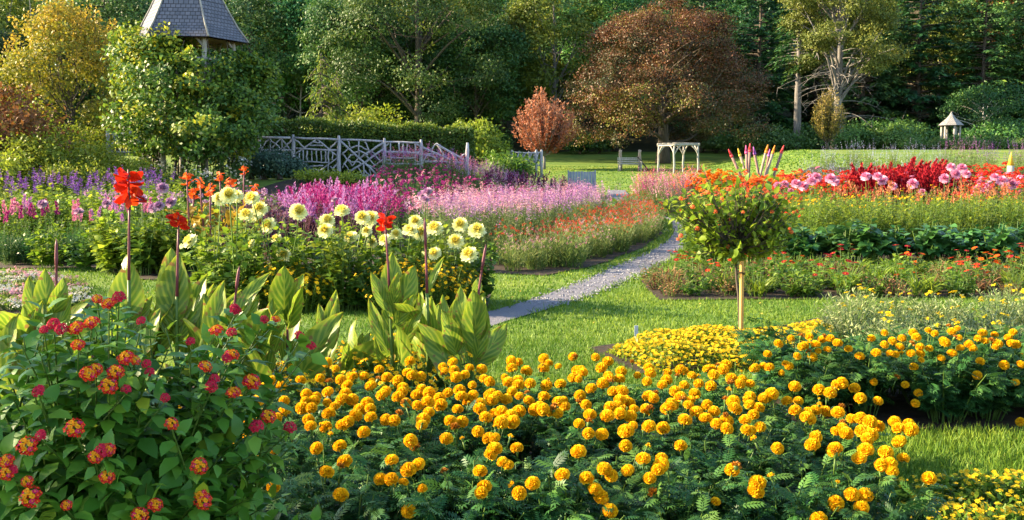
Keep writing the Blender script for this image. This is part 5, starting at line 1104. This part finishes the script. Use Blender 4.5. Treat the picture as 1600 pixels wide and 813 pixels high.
# ------------------------------------------------------------------ marigolds
def marigold_head(r=.035, flat=.78):
    g = Geo(); N = 150; i = np.arange(N) + .5; z = 1 - 1.55 * i / N; a = i * 2.39996; s = np.sqrt(1 - z * z)
    d = np.stack([np.cos(a) * s, np.sin(a) * s, z], -1) + rng.normal(0, .09, (N, 3)); d = unit(d)
    base = d * r * .62 * np.array([1, 1, flat]); tx = rvec(N)
    # frilled petals: short broad blades, edges ruffled
    T = (np.array([[0, .25, 0], [0, -.25, 0], [.7, .55, .12], [.7, 0, -.12], [.7, -.55, .12], [1, .35, -.08], [1, -.3, .16]]), [[[0, 1, 3], [2, 3, 5], [3, 4, 6], [3, 6, 5]], [[0, 3, 2, 2]], ])
    T = (T[0], [[[0, 1, 3], [0, 3, 2], [1, 4, 3], [2, 3, 5], [3, 4, 6], [3, 6, 5]]])
    leaves(g, T, base, d + rvec(N) * .22, tx, r * rng.uniform(.38, .48, N), r * .62, 0, np.clip(.35 + .35 * z + rng.normal(0, .2, N), 0, 1))
    core = Geo(); m = 8
    an = np.arange(10) / 10 * 6.28; rows = [(.1, -.6), (.5, -.5), (.72, -.1), (.6, .35), (.25, .6)]
    v = np.array([[math.cos(q) * rr * r * .92, math.sin(q) * rr * r * .92, h * r * .8] for rr, h in rows for q in an])
    q = np.array([[k * 10 + j, k * 10 + (j + 1) % 10, (k + 1) * 10 + (j + 1) % 10, (k + 1) * 10 + j] for k in range(4) for j in range(10)])
    g.add(v, [q], 0, .45)
    tube(g, [(0, 0, -r * 1.5), (0, 0, -r * .9), (0, 0, -r * .45)], [.0035, .006, .014], 7, 1, .5)
    return g.mesh('marigold_flower', [M['orange'], M['stem']])
MH = [marigold_head(.035, f) for f in (.72, .62, .8)]
def marigold_bud(r, mat, n=26):
    g = Geo(); an = np.arange(8) / 8 * 6.28; rows = [(.25, -1.1), (.75, -.7), (.9, 0), (.8, .35)]
    v = np.array([[math.cos(q) * rr * r * .6, math.sin(q) * rr * r * .6, h * r] for rr, h in rows for q in an]); q = np.array([[k * 8 + j, k * 8 + (j + 1) % 8, (k + 1) * 8 + (j + 1) % 8, (k + 1) * 8 + j] for k in range(3) for j in range(8)])
    g.add(v, [q], 1, .5); tube(g, [(0, 0, -r * 4), (0, 0, -r)], [.003, .004], 5, 1, .5)
    d = rvec(n); d[:, 2] = np.abs(d[:, 2]) + .25; leaves(g, DIA, d * r * .25, d, rvec(n), r * 1.0, r * .55, 0, rng.random(n)); return g.mesh('marigold_bud', [M[mat], M['stem']])
M['faded'] = leafmat('faded_petal', [(.30, .10, .01), (.50, .20, .01)], .2, .7, 0)
MB = [marigold_bud(.013, 'orange'), marigold_bud(.010, 'gold'), marigold_bud(.019, 'faded', 40)]
def marigold_foliage(H=.50, Rr=.29, n=560):
    g = Geo(); ns = 22; a, m, e = stems_of(H, Rr, ns, .4, .35, .25)
    uu = np.linspace(0, 1, 5)
    for i in range(ns): tube(g, bz(a[i], m[i], e[i], uu), np.linspace(.005, .003, 5), 4, 1, .3, cap=False)
    I = rng.integers(0, ns, n); u = rng.uniform(.25, 1.0, n); p = bz(a[I], m[I], e[I], u)
    an = rng.uniform(0, 6.28, n); d = np.stack([np.cos(an), np.sin(an), rng.normal(.18, .35, n)], -1) + unit(p * [1, 1, 0] + 1e-6) * .5
    L = .098 * rng.uniform(.6, 1.2, n)
    leaves(g, PINN, p, d, np.array([0, 0, 1]) + rng.normal(0, .35, (n, 3)), L, L * .95, 0, np.clip(.05 + .6 * u + rng.normal(0, .2, n), 0, 1))
    return g.mesh('marigold_foliage', [M['mari'], M['stem']])
MF = [marigold_foliage() for _ in range(4)]
front_px = [(466,602),(478,622),(491,630),(516,624),(537,628),(490,644),(470,638),(512,655),(509,668),(492,671),(547,654),(575,661),(564,683),(497,706),(523,703),(512,737),(538,731),(436,765),(538,770),(405,726),(431,707),(623,727),(636,735),(655,733),(609,747),(631,756),(596,756),(659,761),(651,800),(642,709),(693,691),(757,765),(769,712),(753,681),(770,690),(791,727),(746,734),(789,669),(584,639),(608,651),(620,661),(569,634),(559,640),(545,602),(530,608),(545,610),(568,595),(581,596),(582,607),(603,594),(622,601),(631,584),(640,593),(657,592),(636,606),(656,612),(634,616),(622,626),(631,634),(597,620),(611,618),(656,625),(672,627),(649,644),(667,644),(692,640),(692,579),(709,581),(734,581),(752,580),(730,591),(748,594),(765,598),(687,597),(702,593),(719,612),(739,613),(767,618),(716,630),(733,631),(752,640),(770,629),(722,647),(742,649),(719,661),(758,662),(773,649),
(891,565),(870,575),(850,582),(822,581),(799,582),(813,568),(798,566),(847,563),(861,566),(791,601),(811,599),(764,599),(832,602),(848,602),(873,599),(893,591),(917,594),(908,589),(939,581),(949,584),(924,611),(904,620),(930,568),(947,571),(996,587),(1011,579),(1019,592),(1008,602),(1034,607),(1043,585),(1055,586),(1076,583),(1084,591),(1100,582),(1114,582),(1112,605),(1098,603),(1110,595),(1129,587),(1145,591),(1161,593),(1181,580),(1172,602),(1085,614),(1055,616),(968,613),(967,595),(951,596),(940,603),(973,622),(1012,623),(1024,625),(963,634),(983,633),(958,645),(1037,635),(1053,632),(1065,629),(1051,647),(1074,642),(1094,634),(1088,649),(1061,656),(985,655),(994,665),(951,659),(916,642),(921,658),(874,649),(859,650),(845,653),(834,646),(845,640),(811,648),(829,627),(811,624),(854,632),(868,635),(883,636),(801,617),(770,629),(768,618),(788,627),(809,666),(893,671),(919,688),(943,687),(900,708),(939,733),(974,679),(988,683),(983,695),(982,733),(955,751),(917,747),(930,761),(944,769),(957,795),(808,699),(769,712),(791,727),(758,765),(829,759),(881,749),(811,774),(770,689),(1002,721),(1022,724),(1030,736),(1018,746),(1053,695),(1037,709),(1018,672),(1029,666),(1121,659),(1137,678),(1168,685),(1133,636),(1147,645),(1177,654),(1192,630),(1161,631),(1138,735),(1123,781),(1182,763),
(1194,628),(1213,613),(1237,607),(1234,629),(1251,625),(1236,644),(1253,648),(1270,645),(1262,663),(1271,666),(1279,617),(1303,624),(1299,610),(1313,610),(1330,610),(1354,632),(1376,631),(1295,645),(1312,649),(1330,655),(1344,659),(1362,666),(1375,662),(1395,666),(1419,665),(1404,675),(1302,676),(1316,677),(1327,682),(1344,684),(1358,687),(1350,694),(1421,680),(1410,694),(1354,710),(1341,720),(1378,715),(1414,718),(1375,729),(1386,736),(1397,745),(1438,743),(1167,684),(1209,703),(1280,691),(1264,710),(1295,715),(1182,763),(1299,784),(1331,769),(1350,769),(1340,800),(1282,810),
(400,640),(415,652),(430,660),(385,665),(372,640),(395,690),(350,668),(330,690),(360,700),(300,660),(438,612),(426,600),(410,615),(446,650),(330,640),(270,650),(300,640)]
small_px = set([(1134,678),(917,747),(811,774),(746,734),(596,756),(829,759),(982,655),(1018,746),(1137,678),(829,627)])
right_px = [(1181,580),(1191,568),(1200,553),(1219,583),(1228,567),(1236,574),(1272,563),(1282,552),(1292,541),(1273,538),(1313,542),(1250,543),(1264,530),(1213,536),(1235,532),(1329,541),(1345,559),(1426,577),(1363,600),(1408,602),(1430,616),(1433,631),(1527,589),(1586,597),(1588,660),(1398,559),(1386,557),(1408,543),(1433,532),(1451,520),(1357,530),(1382,526),(1382,541),(1422,524),(1445,553),(1455,547),(1475,541),(1473,530),(1489,520),(1498,547),(1496,522),(1512,537),(1502,530),(1528,532),(1544,533),(1552,522),(1561,539),(1563,568),(1550,545),(1591,524),(1575,539),(1589,537),(1595,569),(1528,565),(1467,559),(1437,563),(1462,524),(1440,541),(1482,552),(1418,550),(1580,528),(1538,522),(1520,550),(1604,545),(1612,528),(1620,570),(1640,540),(1397,533),(1412,530),(1370,548),(1300,530),(1284,529),(1246,553),(1258,548)]
def front_surface(px, py):
    p = plane_z(px, py, .50)
    if p[1] < 3.75:                      # front flank of the bed, leaning back
        d = ray(px, py); c = np.array([0, 0, CAMZ]); n = np.array([0, 1.0, -.55]); q0 = np.array([0, 3.45, 0.0])
        t = ((q0 - c) @ n) / (d @ n); p = c + d * t - np.array([0, .035, -.01])
    else: p = p + np.array([0, 0, .012])
    return p
def right_surface(px, py):
    p = plane_z(px, py, .52)
    if p[1] < 6.12:
        d = ray(px, py); c = np.array([0, 0, CAMZ]); n = np.array([0, 1.0, -.25]); q0 = np.array([0, 6.0, 0.0]); t = ((q0 - c) @ n) / (d @ n); p = c + d * t
    return p
def marigolds(spots, heads, surf, label, group, ysz=1.0, seedr=.0):
    roots = []
    for x, y, s in spots:
        t = thing('marigold_plant', label(x, y), 'flower', (x, y, 0), rng.uniform(0, 6.28), group, s); roots.append(t)
        obj('foliage', MF[rng.integers(4)], t)
    for (px, py) in heads:
        p = surf(px, py) + rng.normal(0, .012, 3) + np.array([0, 0, .005]); k = min(range(len(roots)), key=lambda i: (roots[i].location[0] - p[0]) ** 2 + (roots[i].location[1] - p[1]) ** 2)
        r = roots[k]; q = p - np.array(r.location); c, s_ = math.cos(-r.rotation_euler[2]), math.sin(-r.rotation_euler[2]); sc = r.scale[0]
        q = np.array([q[0] * c - q[1] * s_, q[0] * s_ + q[1] * c, q[2]]) / sc
        h = p[2] / .5
        sz = (rng.uniform(.68, .80) if (px, py) in small_px else (rng.uniform(.70, .92) if rng.random() > .14 else rng.uniform(.52, .74))) * ysz / sc
        o = obj('flower_head', MH[rng.integers(3)], r, q, 0, sz)
        dz = np.array([rng.normal(0, .22), -.25 - .9 * max(0, 1 - h) + rng.normal(0, .2), 1.0])
        tilt_obj(o, (dz[0] * c - dz[1] * s_, dz[0] * s_ + dz[1] * c, dz[2]))
    for i in range(int(len(heads) * .28)):      # buds, half open and fading heads
        px, py = heads[rng.integers(len(heads))]; p = surf(px + rng.normal(0, 26), py + rng.normal(0, 14)) + np.array([0, 0, rng.uniform(-.02, .03)])
        k = min(range(len(roots)), key=lambda i: (roots[i].location[0] - p[0]) ** 2 + (roots[i].location[1] - p[1]) ** 2); r = roots[k]; q = p - np.array(r.location)
        if np.hypot(q[0], q[1]) > .34: continue
        c, s_ = math.cos(-r.rotation_euler[2]), math.sin(-r.rotation_euler[2]); q = np.array([q[0] * c - q[1] * s_, q[0] * s_ + q[1] * c, q[2]]) / r.scale[0]
        o = obj('flower_bud', MB[rng.integers(3)], r, q, 0, rng.uniform(.8, 1.2)); tilt_obj(o, (rng.normal(0, .3), rng.normal(0, .3), 1))
front_spots = [(x + rng.normal(0, .04), y + rng.normal(0, .04), rng.uniform(.88, 1.0)) for y in (3.72, 4.05, 4.5, 4.95, 5.4) for x in np.arange(-1.55 + (.2 if int(y * 10) % 2 else 0), 1.58, .40)]
front_spots = [(x, y, s) for x, y, s in front_spots if x > -1.5]
def fl_label(x, y): return 'orange marigold plant in the big bed between lantana shrub and right hand lawn strip'.replace(' right hand', ' the long grass')
for _ in range(110):
    q = (rng.uniform(440, 1235), rng.uniform(568, 672))
    if min((q[0] - a) ** 2 + (2 * (q[1] - b)) ** 2 for a, b in front_px) > 12 ** 2: front_px.append(q)
marigolds(front_spots, front_px, front_surface, lambda x, y: 'orange pompom marigold plant in the large bed beside the red lantana shrub', 'marigolds of the large front bed')
right_spots = [(x + rng.normal(0, .04), y + rng.normal(0, .05), rng.uniform(.98, 1.1)) for y, x0 in ((6.25, 1.92), (6.65, 2.0), (7.0, 1.95)) for x in np.arange(x0, 4.9, .42)]
marigolds(right_spots, right_px, right_surface, lambda x, y: 'sunlit orange marigold plant in the farther bed before the silvery plants', 'marigolds of the farther bed', .96)

# low orange zinnias between cannas and marigolds
pr = [clump(.40, .27, 44, 'darkgreen', (.055, .018, 13), fl=dict(k='daisy', n=8, rad=.020, size=.013, mats=['orange', 'orangedeep'], mi=(0, 1), frac=.8, out=.4), hv=.5, up=.4) for _ in range(3)]
zp = fill([(-1.75, 6.0), (-.9, 5.95), (-.2, 6.3), (-.15, 6.9), (-.9, 7.5), (-1.7, 7.6), (-2.2, 7.0)], .34)
for x, y in zp: plant('zinnia_plant', pr[rng.integers(3)], 'dark low zinnia plant with tiny orange flowers between cannas and marigolds', 'flower', 'tiny orange zinnias', x, y, rng.uniform(.9, 1.15))

# ------------------------------------------------------------------ striped cannas
CL = [canna_leaf(1, .52, 'canna', b, f) for b, f in ((.12, .2), (.3, .3), (.55, .22), (.2, .12), (.8, .2))]
CR = [canna_flower('canred', .066, 30, .17), canna_flower('canred', .066, 17, .10)]
def canna(label, px, y, topleaf, nl, flower=None, bud=None, spread=.5, size=1.0, extra=()):
    """leafy stem at column px and distance y; topleaf = pixel height of the uppermost leaf tip"""
    x = px_x(px, y); t = thing('canna_plant', label, 'flower', (x, y, 0)); H = at(px, topleaf, y)[2]
    tip = flower or bud; g = Geo()
    if tip: e = at(tip[0], tip[1], y) - np.array([x, y, 0]); hb = e[2] - (.12 if flower else .02)
    else: e = np.array([0, 0, H * .75]); hb = H * .75
    pts = bez((0, 0, 0), (e[0] * .05, 0, hb * .55), (e[0], 0, hb), 9)
    tube(g, pts[:6], np.linspace(.017, .011, 6), 6, 1); tube(g, pts[5:], np.linspace(.0105, .006, 4), 6, 0)
    obj('stem', g.mesh('stem', [M['redstem'], M['stem']]), t)
    if flower: obj('flower', CR[flower[3] if len(flower) > 3 else 0], t, (e[0], 0, e[2] - .12), rng.uniform(0, 6), flower[2])
    if bud:
        g = Geo(); b0 = pts[-2]; v = np.array(pts[-1]) - b0; tube(g, [b0, b0 + v * .6, b0 + v * 1.2, b0 + v * 1.5], [.007, .011, .009, .002], 7); obj('bud', g.mesh('bud', [M['redstem']]), t)
    for k in range(nl):
        f = k / max(nl - 1, 1); z0 = H * (.14 + .44 * f); L = (H - z0) * rng.uniform(.82, 1.0) if k == nl - 1 else min((H - z0) * rng.uniform(.7, 1.05), .62 * size)
        L = max(L, .34 * size)
        az = rng.choice([0, math.pi]) + rng.normal(0, .7) + (k % 2) * math.pi; el = rng.uniform(.95, 1.4) - (1 - f) * spread * rng.uniform(.3, 1)
        o = obj('leaf', CL[rng.integers(4)], t, (0, 0, z0), 0, (L, L * rng.uniform(.85, 1.1), L)); o.rotation_mode = 'XYZ'
        roll = rng.normal(0, .35); o.rotation_euler = (0, -el, az)
        if rng.random() < .99:           # turn the blade so that its face, not its edge, shows from most sides
            M0 = o.rotation_euler.to_matrix(); ax = M0 @ Vector((1, 0, 0)); q = ax.to_track_quat('X', 'Z').to_matrix()
            from mathutils import Matrix
            o.rotation_euler = (Matrix.Rotation(rng.uniform(.9, 1.9) * rng.choice([-1, 1]), 3, ax) @ M0).to_euler()
    for (bx, by, tx, ty, wsc, kk) in extra:      # leaves whose base and tip the photograph shows
        a, b = at(bx, by, y) - np.array([x, y, 0]), at(tx, ty, y + .0) - np.array([x, y, 0]); b[1] += rng.normal(.0, .06); v = b - a; L = np.linalg.norm(v)
        o = obj('leaf', CL[kk], t, a, 0, (L * 1.03, L * wsc, L)); ax = Vector(v / L)
        yv = Vector((0, -1, .25)).cross(ax).normalized(); zv = ax.cross(yv).normalized()
        from mathutils import Matrix
        o.rotation_mode = 'XYZ'; o.rotation_euler = (Matrix((ax, yv, zv)).transposed() @ Matrix.Rotation(rng.normal(0, .35), 3, 'X')).to_euler()
canna('striped canna with a dark pointed bud rising above a drooping leaf beside low pale flowers', 78, 5.9, 430, 3, bud=(88, 385), extra=((75, 520, 72, 430, .95, 0), (80, 500, 110, 445, .9, 2), (60, 520, 45, 440, .8, 1), (90, 520, 130, 470, .8, 3)))
canna('tall striped canna with the largest bright red flower', 194, 6.2, 435, 2, flower=(201, 285, 1.12), extra=((192, 520, 196, 420, 1.15, 0), (196, 425, 193, 395, 1.3, 1), (190, 540, 175, 470, .8, 1), (200, 530, 225, 470, .7, 3)))
canna('striped canna with two glowing leaves and a small drooping red flower', 268, 6.2, 440, 3, flower=(278, 325, .8, 1), extra=((265, 520, 275, 408, 1.0, 0), (280, 520, 262, 400, 1.0, 3), (262, 530, 250, 440, .6, 1), (275, 540, 310, 440, .8, 0), (300, 540, 330, 465, .8, 3)))
canna('leafy striped canna with leaves spread wide above the lantana', 350, 6.1, 450, 4, bud=(372, 425), extra=((330, 560, 345, 450, .75, 1), (350, 540, 400, 425, .55, 2), (340, 560, 322, 470, .7, 0), (365, 560, 395, 470, .7, 3), (310, 570, 350, 480, .6, 3)))
canna('broad striped canna with one big oval leaf before the yellow flowered bush', 445, 6.3, 423, 2, extra=((445, 505, 447, 424, 1.25, 0), (450, 520, 470, 436, .95, 3), (430, 560, 420, 490, .9, 1), (440, 570, 460, 500, .9, 3), (410, 580, 400, 500, .8, 0), (425, 590, 405, 520, .9, 3)))
canna('small striped canna with three upright leaves on the shaded grass', 508, 6.6, 465, 1, extra=((512, 560, 520, 465, .7, 0), (508, 545, 498, 480, .6, 1), (515, 550, 526, 475, .55, 3), (512, 570, 505, 500, .6, 1), (505, 585, 520, 530, .7, 0)))
canna('striped canna with a small red flower standing clear in front of the lawn', 611, 6.5, 410, 2, flower=(602, 328, .8, 1), extra=((612, 500, 612, 405, .9, 0), (606, 490, 584, 430, .75, 1), (612, 490, 621, 432, .75, 3), (610, 560, 576, 475, .55, 1), (612, 520, 644, 465, .7, 0), (614, 560, 655, 490, .6, 3), (610, 575, 645, 558, .6, 2), (608, 580, 585, 530, .5, 1), (611, 530, 600, 470, .7, 0)))
canna('striped canna with an arching leaf and a tall bare flower stem', 668, 6.5, 445, 2, bud=(664, 352), extra=((680, 545, 640, 455, .5, 4), (668, 460, 688, 404, .45, 1), (690, 560, 655, 470, .7, 0), (700, 560, 692, 470, .6, 3), (690, 570, 665, 510, .9, 1), (695, 540, 720, 460, .6, 2)))
canna('striped canna beside the path with a slanting bud above one round leaf', 735, 6.4, 462, 3, bud=(757, 392), extra=((742, 465, 748, 437, 1.3, 0), (745, 555, 742, 462, 1.05, 0), (730, 550, 718, 458, .8, 3), (742, 570, 756, 500, .8, 1), (738, 580, 740, 528, 1.1, 0), (715, 560, 700, 490, .9, 1), (720, 560, 715, 500, .9, 0), (752, 575, 752, 540, 1.0, 3)))
canna('drooping striped canna with shaded leaves at the outer side of the lantana', 15, 5.6, 500, 3, extra=((5, 600, 20, 500, .8, 1), (30, 590, 55, 545, .7, 3), (10, 590, -25, 520, .8, 2), (40, 600, 75, 555, .6, 0)))
canna('striped canna with low overlapping leaves between the large red flower and the bud', 135, 6.0, 500, 3, extra=((120, 570, 105, 500, .7, 1), (140, 570, 160, 490, .7, 0), (225, 560, 235, 490, .7, 3)))

for px, y, tl, nl, lab in ((232, 6.3, 445, 6, 'leafy striped canna between the largest red flower and the two glowing leaves'), (312, 6.45, 440, 6, 'narrow leaved striped canna behind the wide spread one above the lantana'), (398, 6.1, 470, 6, 'striped canna filling the gap before the broad oval leaf'), (40, 5.8, 470, 5, 'striped canna behind the drooping shaded one'), (160, 6.4, 470, 5, 'striped canna leaning behind the stem of the largest red flower'), (560, 6.7, 520, 3, 'low young canna among the tiny orange zinnias'), (684, 6.9, 470, 4, 'striped canna at the back of the clump beside the path')):
    canna(lab, px, y, tl, nl, spread=.35, size=.95, extra=[(px + rng.normal(0, 10), 570, px + rng.normal(0, 24), tl + rng.uniform(0, 45), rng.uniform(.5, .75), int(rng.integers(4))) for _ in range(4)])

# ------------------------------------------------------------------ lantana shrub
def lantana_head(r=.023):
    g = Geo(); N = 22; i = np.arange(N) + .5; z = 1 - .85 * i / N; a = i * 2.39996; s = np.sqrt(1 - z * z)
    d = np.stack([np.cos(a) * s, np.sin(a) * s, z], -1); C = d * r * np.array([1, 1, .7])
    for mi, sel in ((2, i < 5), (1, (i >= 5) & (i < 8)), (0, i >= 8)):
        flowers(g, 'daisy', C[sel] * rng.uniform(.92, 1.06, (sel.sum(), 1)), d[sel] + rng.normal(0, .12, (sel.sum(), 3)), 4, .0078, .0085, mats=(mi, 2 if mi != 2 else 3), tm=PETAL)
    flowers(g, 'ball', np.array([[0, 0, .002]]), np.array([[0, 0, 1.]]), 26, .015, .009, mats=(0,))
    tube(g, [(0, 0, -.05), (0, 0, 0)], [.0018, .0025], 4, 4)
    return g.mesh('lantana_flower', [M['lanred'], M['lanpink'], M['lanyel'], M['orangedeep'], M['stem']])
def lantana_head_pink(r=.02):
    g = Geo(); N = 18; i = np.arange(N) + .5; z = 1 - .85 * i / N; a = i * 2.39996; s = np.sqrt(1 - z * z)
    d = np.stack([np.cos(a) * s, np.sin(a) * s, z], -1); C = d * r * np.array([1, 1, .7])
    flowers(g, 'daisy', C, d + rng.normal(0, .15, (N, 3)), 4, .0075, .008, mats=(0, 1), tm=PETAL)
    flowers(g, 'ball', np.array([[0, 0, .002]]), np.array([[0, 0, 1.]]), 22, .013, .008, mats=(0,)); tube(g, [(0, 0, -.05), (0, 0, 0)], [.0018, .0025], 4, 2)
    return g.mesh('lantana_flower', [M['lanrose'], M['lanred'], M['stem']])
LH = [lantana_head(.024), lantana_head(.022), lantana_head(.026)]; LP = [lantana_head_pink()]
lan_px = [(152,468),(170,476),(186,465,1),(69,516,1),(84,507,1),(120,514),(144,506),(221,502,1),(122,540),(298,534,1),(367,484,1),(338,518),(362,520,1),(138,585),(150,578),(170,604),(181,583),(197,609,1),(197,561),(210,564),(229,569,1),(234,582,1),(258,622,1),(320,574),(335,593,1),(365,614),(391,598),(362,556),(61,612,1),(117,670),(268,663),(43,698),(11,721),(11,741),(43,753),(49,777),(104,790),(149,715),(169,704),(160,706,1),(167,747),(242,790),(218,806),(311,729),(314,774),(318,784),(64,681,1),(368,486,1),(413,500,1),(431,500),(468,526,1),(486,541,1),(354,561,1),(362,616),(393,598),(419,652),(453,669,1),(401,667,1),(20,735,1),(96,515,1),(330,605,1)]
LC = np.array([-1.42, 3.25, .30]); LR = np.array([.80, .74, .96])
def lan_surface(px, py):
    d = ray(px, py); c = np.array([0, 0, CAMZ]); o = (c - LC) / LR; v = d / LR
    A, B, C = v @ v, 2 * o @ v, o @ o - 1; D = B * B - 4 * A * C
    if D > 0: return c + d * ((-B - math.sqrt(D)) / (2 * A))
    t = -B / (2 * A); return c + d * t
def lantana():
    t = thing('lantana_shrub', 'large dark green lantana shrub with red and yellow flower clusters', 'shrub', (LC[0], LC[1], 0)); base = np.array([LC[0], LC[1], 0])
    gs, gl = Geo(), Geo(); tips = []
    for h in lan_px:
        p = lan_surface(h[0], h[1]); tips.append((p, True)); q = p - base
        o = obj('flower_cluster', LP[0] if len(h) > 2 else LH[rng.integers(3)], t, q, 0, rng.uniform(.62, 1.06)); d = unit((p - LC) / LR) * .5 + np.array([rng.normal(0, .2), -.55 + rng.normal(0, .2), .55]); tilt_obj(o, d)
    while len(tips) < 280:
        d = rvec(1)[0]
        if d[1] > .35: continue
        r = rng.uniform(.72, .99); p = LC + d * LR * r
        if p[2] > .12: tips.append((p, False))
    for p, fl in tips:
        q = p - base; b = np.array([rng.normal(0, .22), rng.normal(0, .15), 0]); mid = b * .35 + q * .55 + np.array([0, 0, .12])
        if fl: q = q - np.array([0, 0, .012])
        pts = bez(b, mid, q, 8); tube(gs, pts, np.linspace(.008, .0022, 8), 4, 0, .5, cap=False)
        Ln = np.linalg.norm(q - b); k = max(int(Ln * .62 / .045), 4); u = np.linspace(.42, .985, k)
        pp = bz(b[None], mid[None], q[None], u); tg = unit(np.gradient(pp, axis=0)); s1 = unit(np.cross(tg, np.array([.2, .1, 1.]))); s2 = np.cross(tg, s1)
        for sg in (1, -1):
            al = np.where((np.arange(k) % 2 == 0)[:, None], s1, s2) * sg
            ax = al + tg * .45 + rng.normal(0, .18, (k, 3)) + np.array([0, 0, -.12]); L = .074 * rng.uniform(.55, 1.2, k) * (1.12 - .45 * np.maximum(u - .75, 0) * 4 * .6)
            leaves(gl, OVA, pp + al * .01, ax, np.array([0, 0, 1.0]) + rng.normal(0, .3, (k, 3)), L, L * .62, 0, np.clip(.05 + .42 * u + rng.normal(0, .19, k), 0, 1))
    obj('stem', gs.mesh('lantana_stem', [M['stem']]), t); obj('foliage', gl.mesh('lantana_foliage', [M['lant']]), t)
lantana()

# ------------------------------------------------------------------ little lantana tree on its stake
def little_tree():
    x, y = px_x(1152, 8.95), 8.95; t = thing('lantana_tree', 'little standard lantana tree with round crown and small red orange flowers', 'tree', (x, y, 0))
    g = Geo(); top = at(1150, 385, y)[2]; n = 7; tube(g, np.stack([np.linspace(.06, 0, n) + rng.normal(0, .006, n), np.full(n, .04), np.linspace(0, top, n)], -1), np.linspace(.014, .011, n), 6)
    gl = Geo(); cz = at(1140, 345, y)[2]; lob = [(1150, 388, 30, 24, 36), (1112, 374, 30, 20, 40), (1206, 378, 34, 26, 40), (1140, 335, 70, 44, 34), (1095, 325, 50, 36, 28), (1195, 320, 48, 44, 36), (1140, 298, 62, 32, 34), (1085, 350, 42, 30, 26), (1175, 372, 46, 26, 30), (1220, 345, 26, 34, 26), (1065, 312, 26, 18, 16), (1210, 300, 30, 24, 20)]
    tips = []
    for cx, cy_, hw, hh, m in lob:
        c = at(cx, cy_, y) - np.array([x, y, 0]); d = rvec(m); r = (.35 + .8 * rng.random(m))[:, None]
        tips += list(c + d * r * np.array([hw / F * y, min(hw / F * y, .32), hh / F * y]))
    for i in range(34):
        d = rvec(1)[0] * np.array([1, .6, .7]); d[2] = abs(d[2]) if rng.random() < .6 else d[2]; tips.append(at(1140, 335, y) - np.array([x, y, 0]) + d / np.linalg.norm(d) * np.array([.60, .34, .42]) * rng.uniform(.9, 1.18))
    b = np.array([0, .04, top])
    for q in tips:
        mid = b * .5 + q * .5 + np.array([0, 0, -.06]) + rng.normal(0, .03, 3); pts = bez(b, mid, q, 6); tube(g, pts, np.linspace(.006, .0018, 6), 4, 0, .5, cap=False)
        k = 4; u = rng.uniform(.6, 1, k); pp = bz(b[None], mid[None], q[None], u); ax = rvec(k) + unit(q - b) * .4 + np.array([0, 0, -.15])
        L = .078 * rng.uniform(.7, 1.25, k); leaves(gl, OVA, pp, ax, np.array([0, 0, 1]) + rng.normal(0, .45, (k, 3)), L, L * .62, 0, np.clip(rng.normal(.5, .24, k), 0, 1))
    obj('trunk', g.mesh('lantana_tree_trunk', [M['bark']]), t); M['lanleaf'] = leafmat('lantana_tree_leaf', [(.07, .14, .012), (.16, .25, .018), (.30, .36, .03)], .5, .45, 0)
    obj('crown', gl.mesh('lantana_tree_crown', [M['lanleaf']]), t)
    fx = [(1060, 310), (1075, 322), (1052, 340), (1062, 368), (1085, 356), (1102, 318), (1112, 330), (1122, 310), (1140, 312), (1152, 330), (1163, 306), (1180, 318), (1195, 300), (1200, 330), (1185, 352), (1228, 330), (1240, 310), (1070, 388), (1135, 385), (1140, 400), (1195, 362), (1222, 355), (1205, 308), (1118, 352), (1098, 300), (1052, 371), (1165, 360), (1150, 290), (1128, 295), (1188, 338), (1078, 338), (1232, 362)]
    M['lanorange'] = leafmat('lantana_orange', [(.66, .05, .02), (.78, .14, .03), (.80, .28, .06)], .3, .6, 0)
    gm = Geo(); N = 16; i = np.arange(N) + .5; z = 1 - .9 * i / N; a = i * 2.39996; s = np.sqrt(1 - z * z); d = np.stack([np.cos(a) * s, np.sin(a) * s, z], -1)
    flowers(gm, 'daisy', d * .024, d, 4, .011, .012, mats=(0,)); fm = gm.mesh('lantana_tree_flower', [M['lanorange']])
    for px, py in fx[::3] + fx[1::3]:
        p = at(px, py, y) - np.array([x, y, 0]) + np.array([0, -rng.uniform(.05, .28), 0]); o = obj('flower_cluster', fm, t, p, 0, rng.uniform(.45, .85)); tilt_obj(o, (rng.normal(0, .4), -.8, .5))
little_tree()
y = 8.82; a = at(1158, 546, y); b = at(1154.5, 408, y); g = Geo(); H = b[2]
box(g, (0, 0, H / 2), (.028, .028, H)); o = obj('wooden_stake', g.mesh('wooden_stake', [M['stake']]), None, (a[0], y, 0)); o.rotation_euler = (0, R(-.9), R(20)); tag(o, 'yellow brown square wooden stake holding the little lantana tree', 'stake')
st = o; g = Geo(); tube(g, [(.03 * math.cos(q), .035 * math.sin(q) + .01, H * .86 + .012 * math.sin(2 * q)) for q in np.linspace(0, 6.28, 14)], .006, 5); obj('tie', g.mesh('stake_tie', [M['soil']]), st)
g = Geo(); box(g, (0, 0, .06), (.035, .006, .14)); box(g, (0, .006, .02), (.01, .006, .1)); p = gp(994, 530); o = obj('plant_tag', g.mesh('plant_tag', [surfmat('tag_grey', (.45, .47, .5), (.55, .57, .6), 20, .5)]), None, (p[0], p[1], 0)); tag(o, 'small grey plant tag standing at the edge of the yellow ground cover', 'plant tag')

# trees beyond the frame whose shade falls on the front of the garden and the forest's foot
shade = deciduous('shade_tree', 7.4, 3.0, 1.6, M['forest'], M['bark'], 120, 30, .3, .5, .2, limbs=12)
plant_tree('maple_tree', shade, 'broad green tree beyond the frame that shades the lantana and front marigolds', -13.5, 2.2)
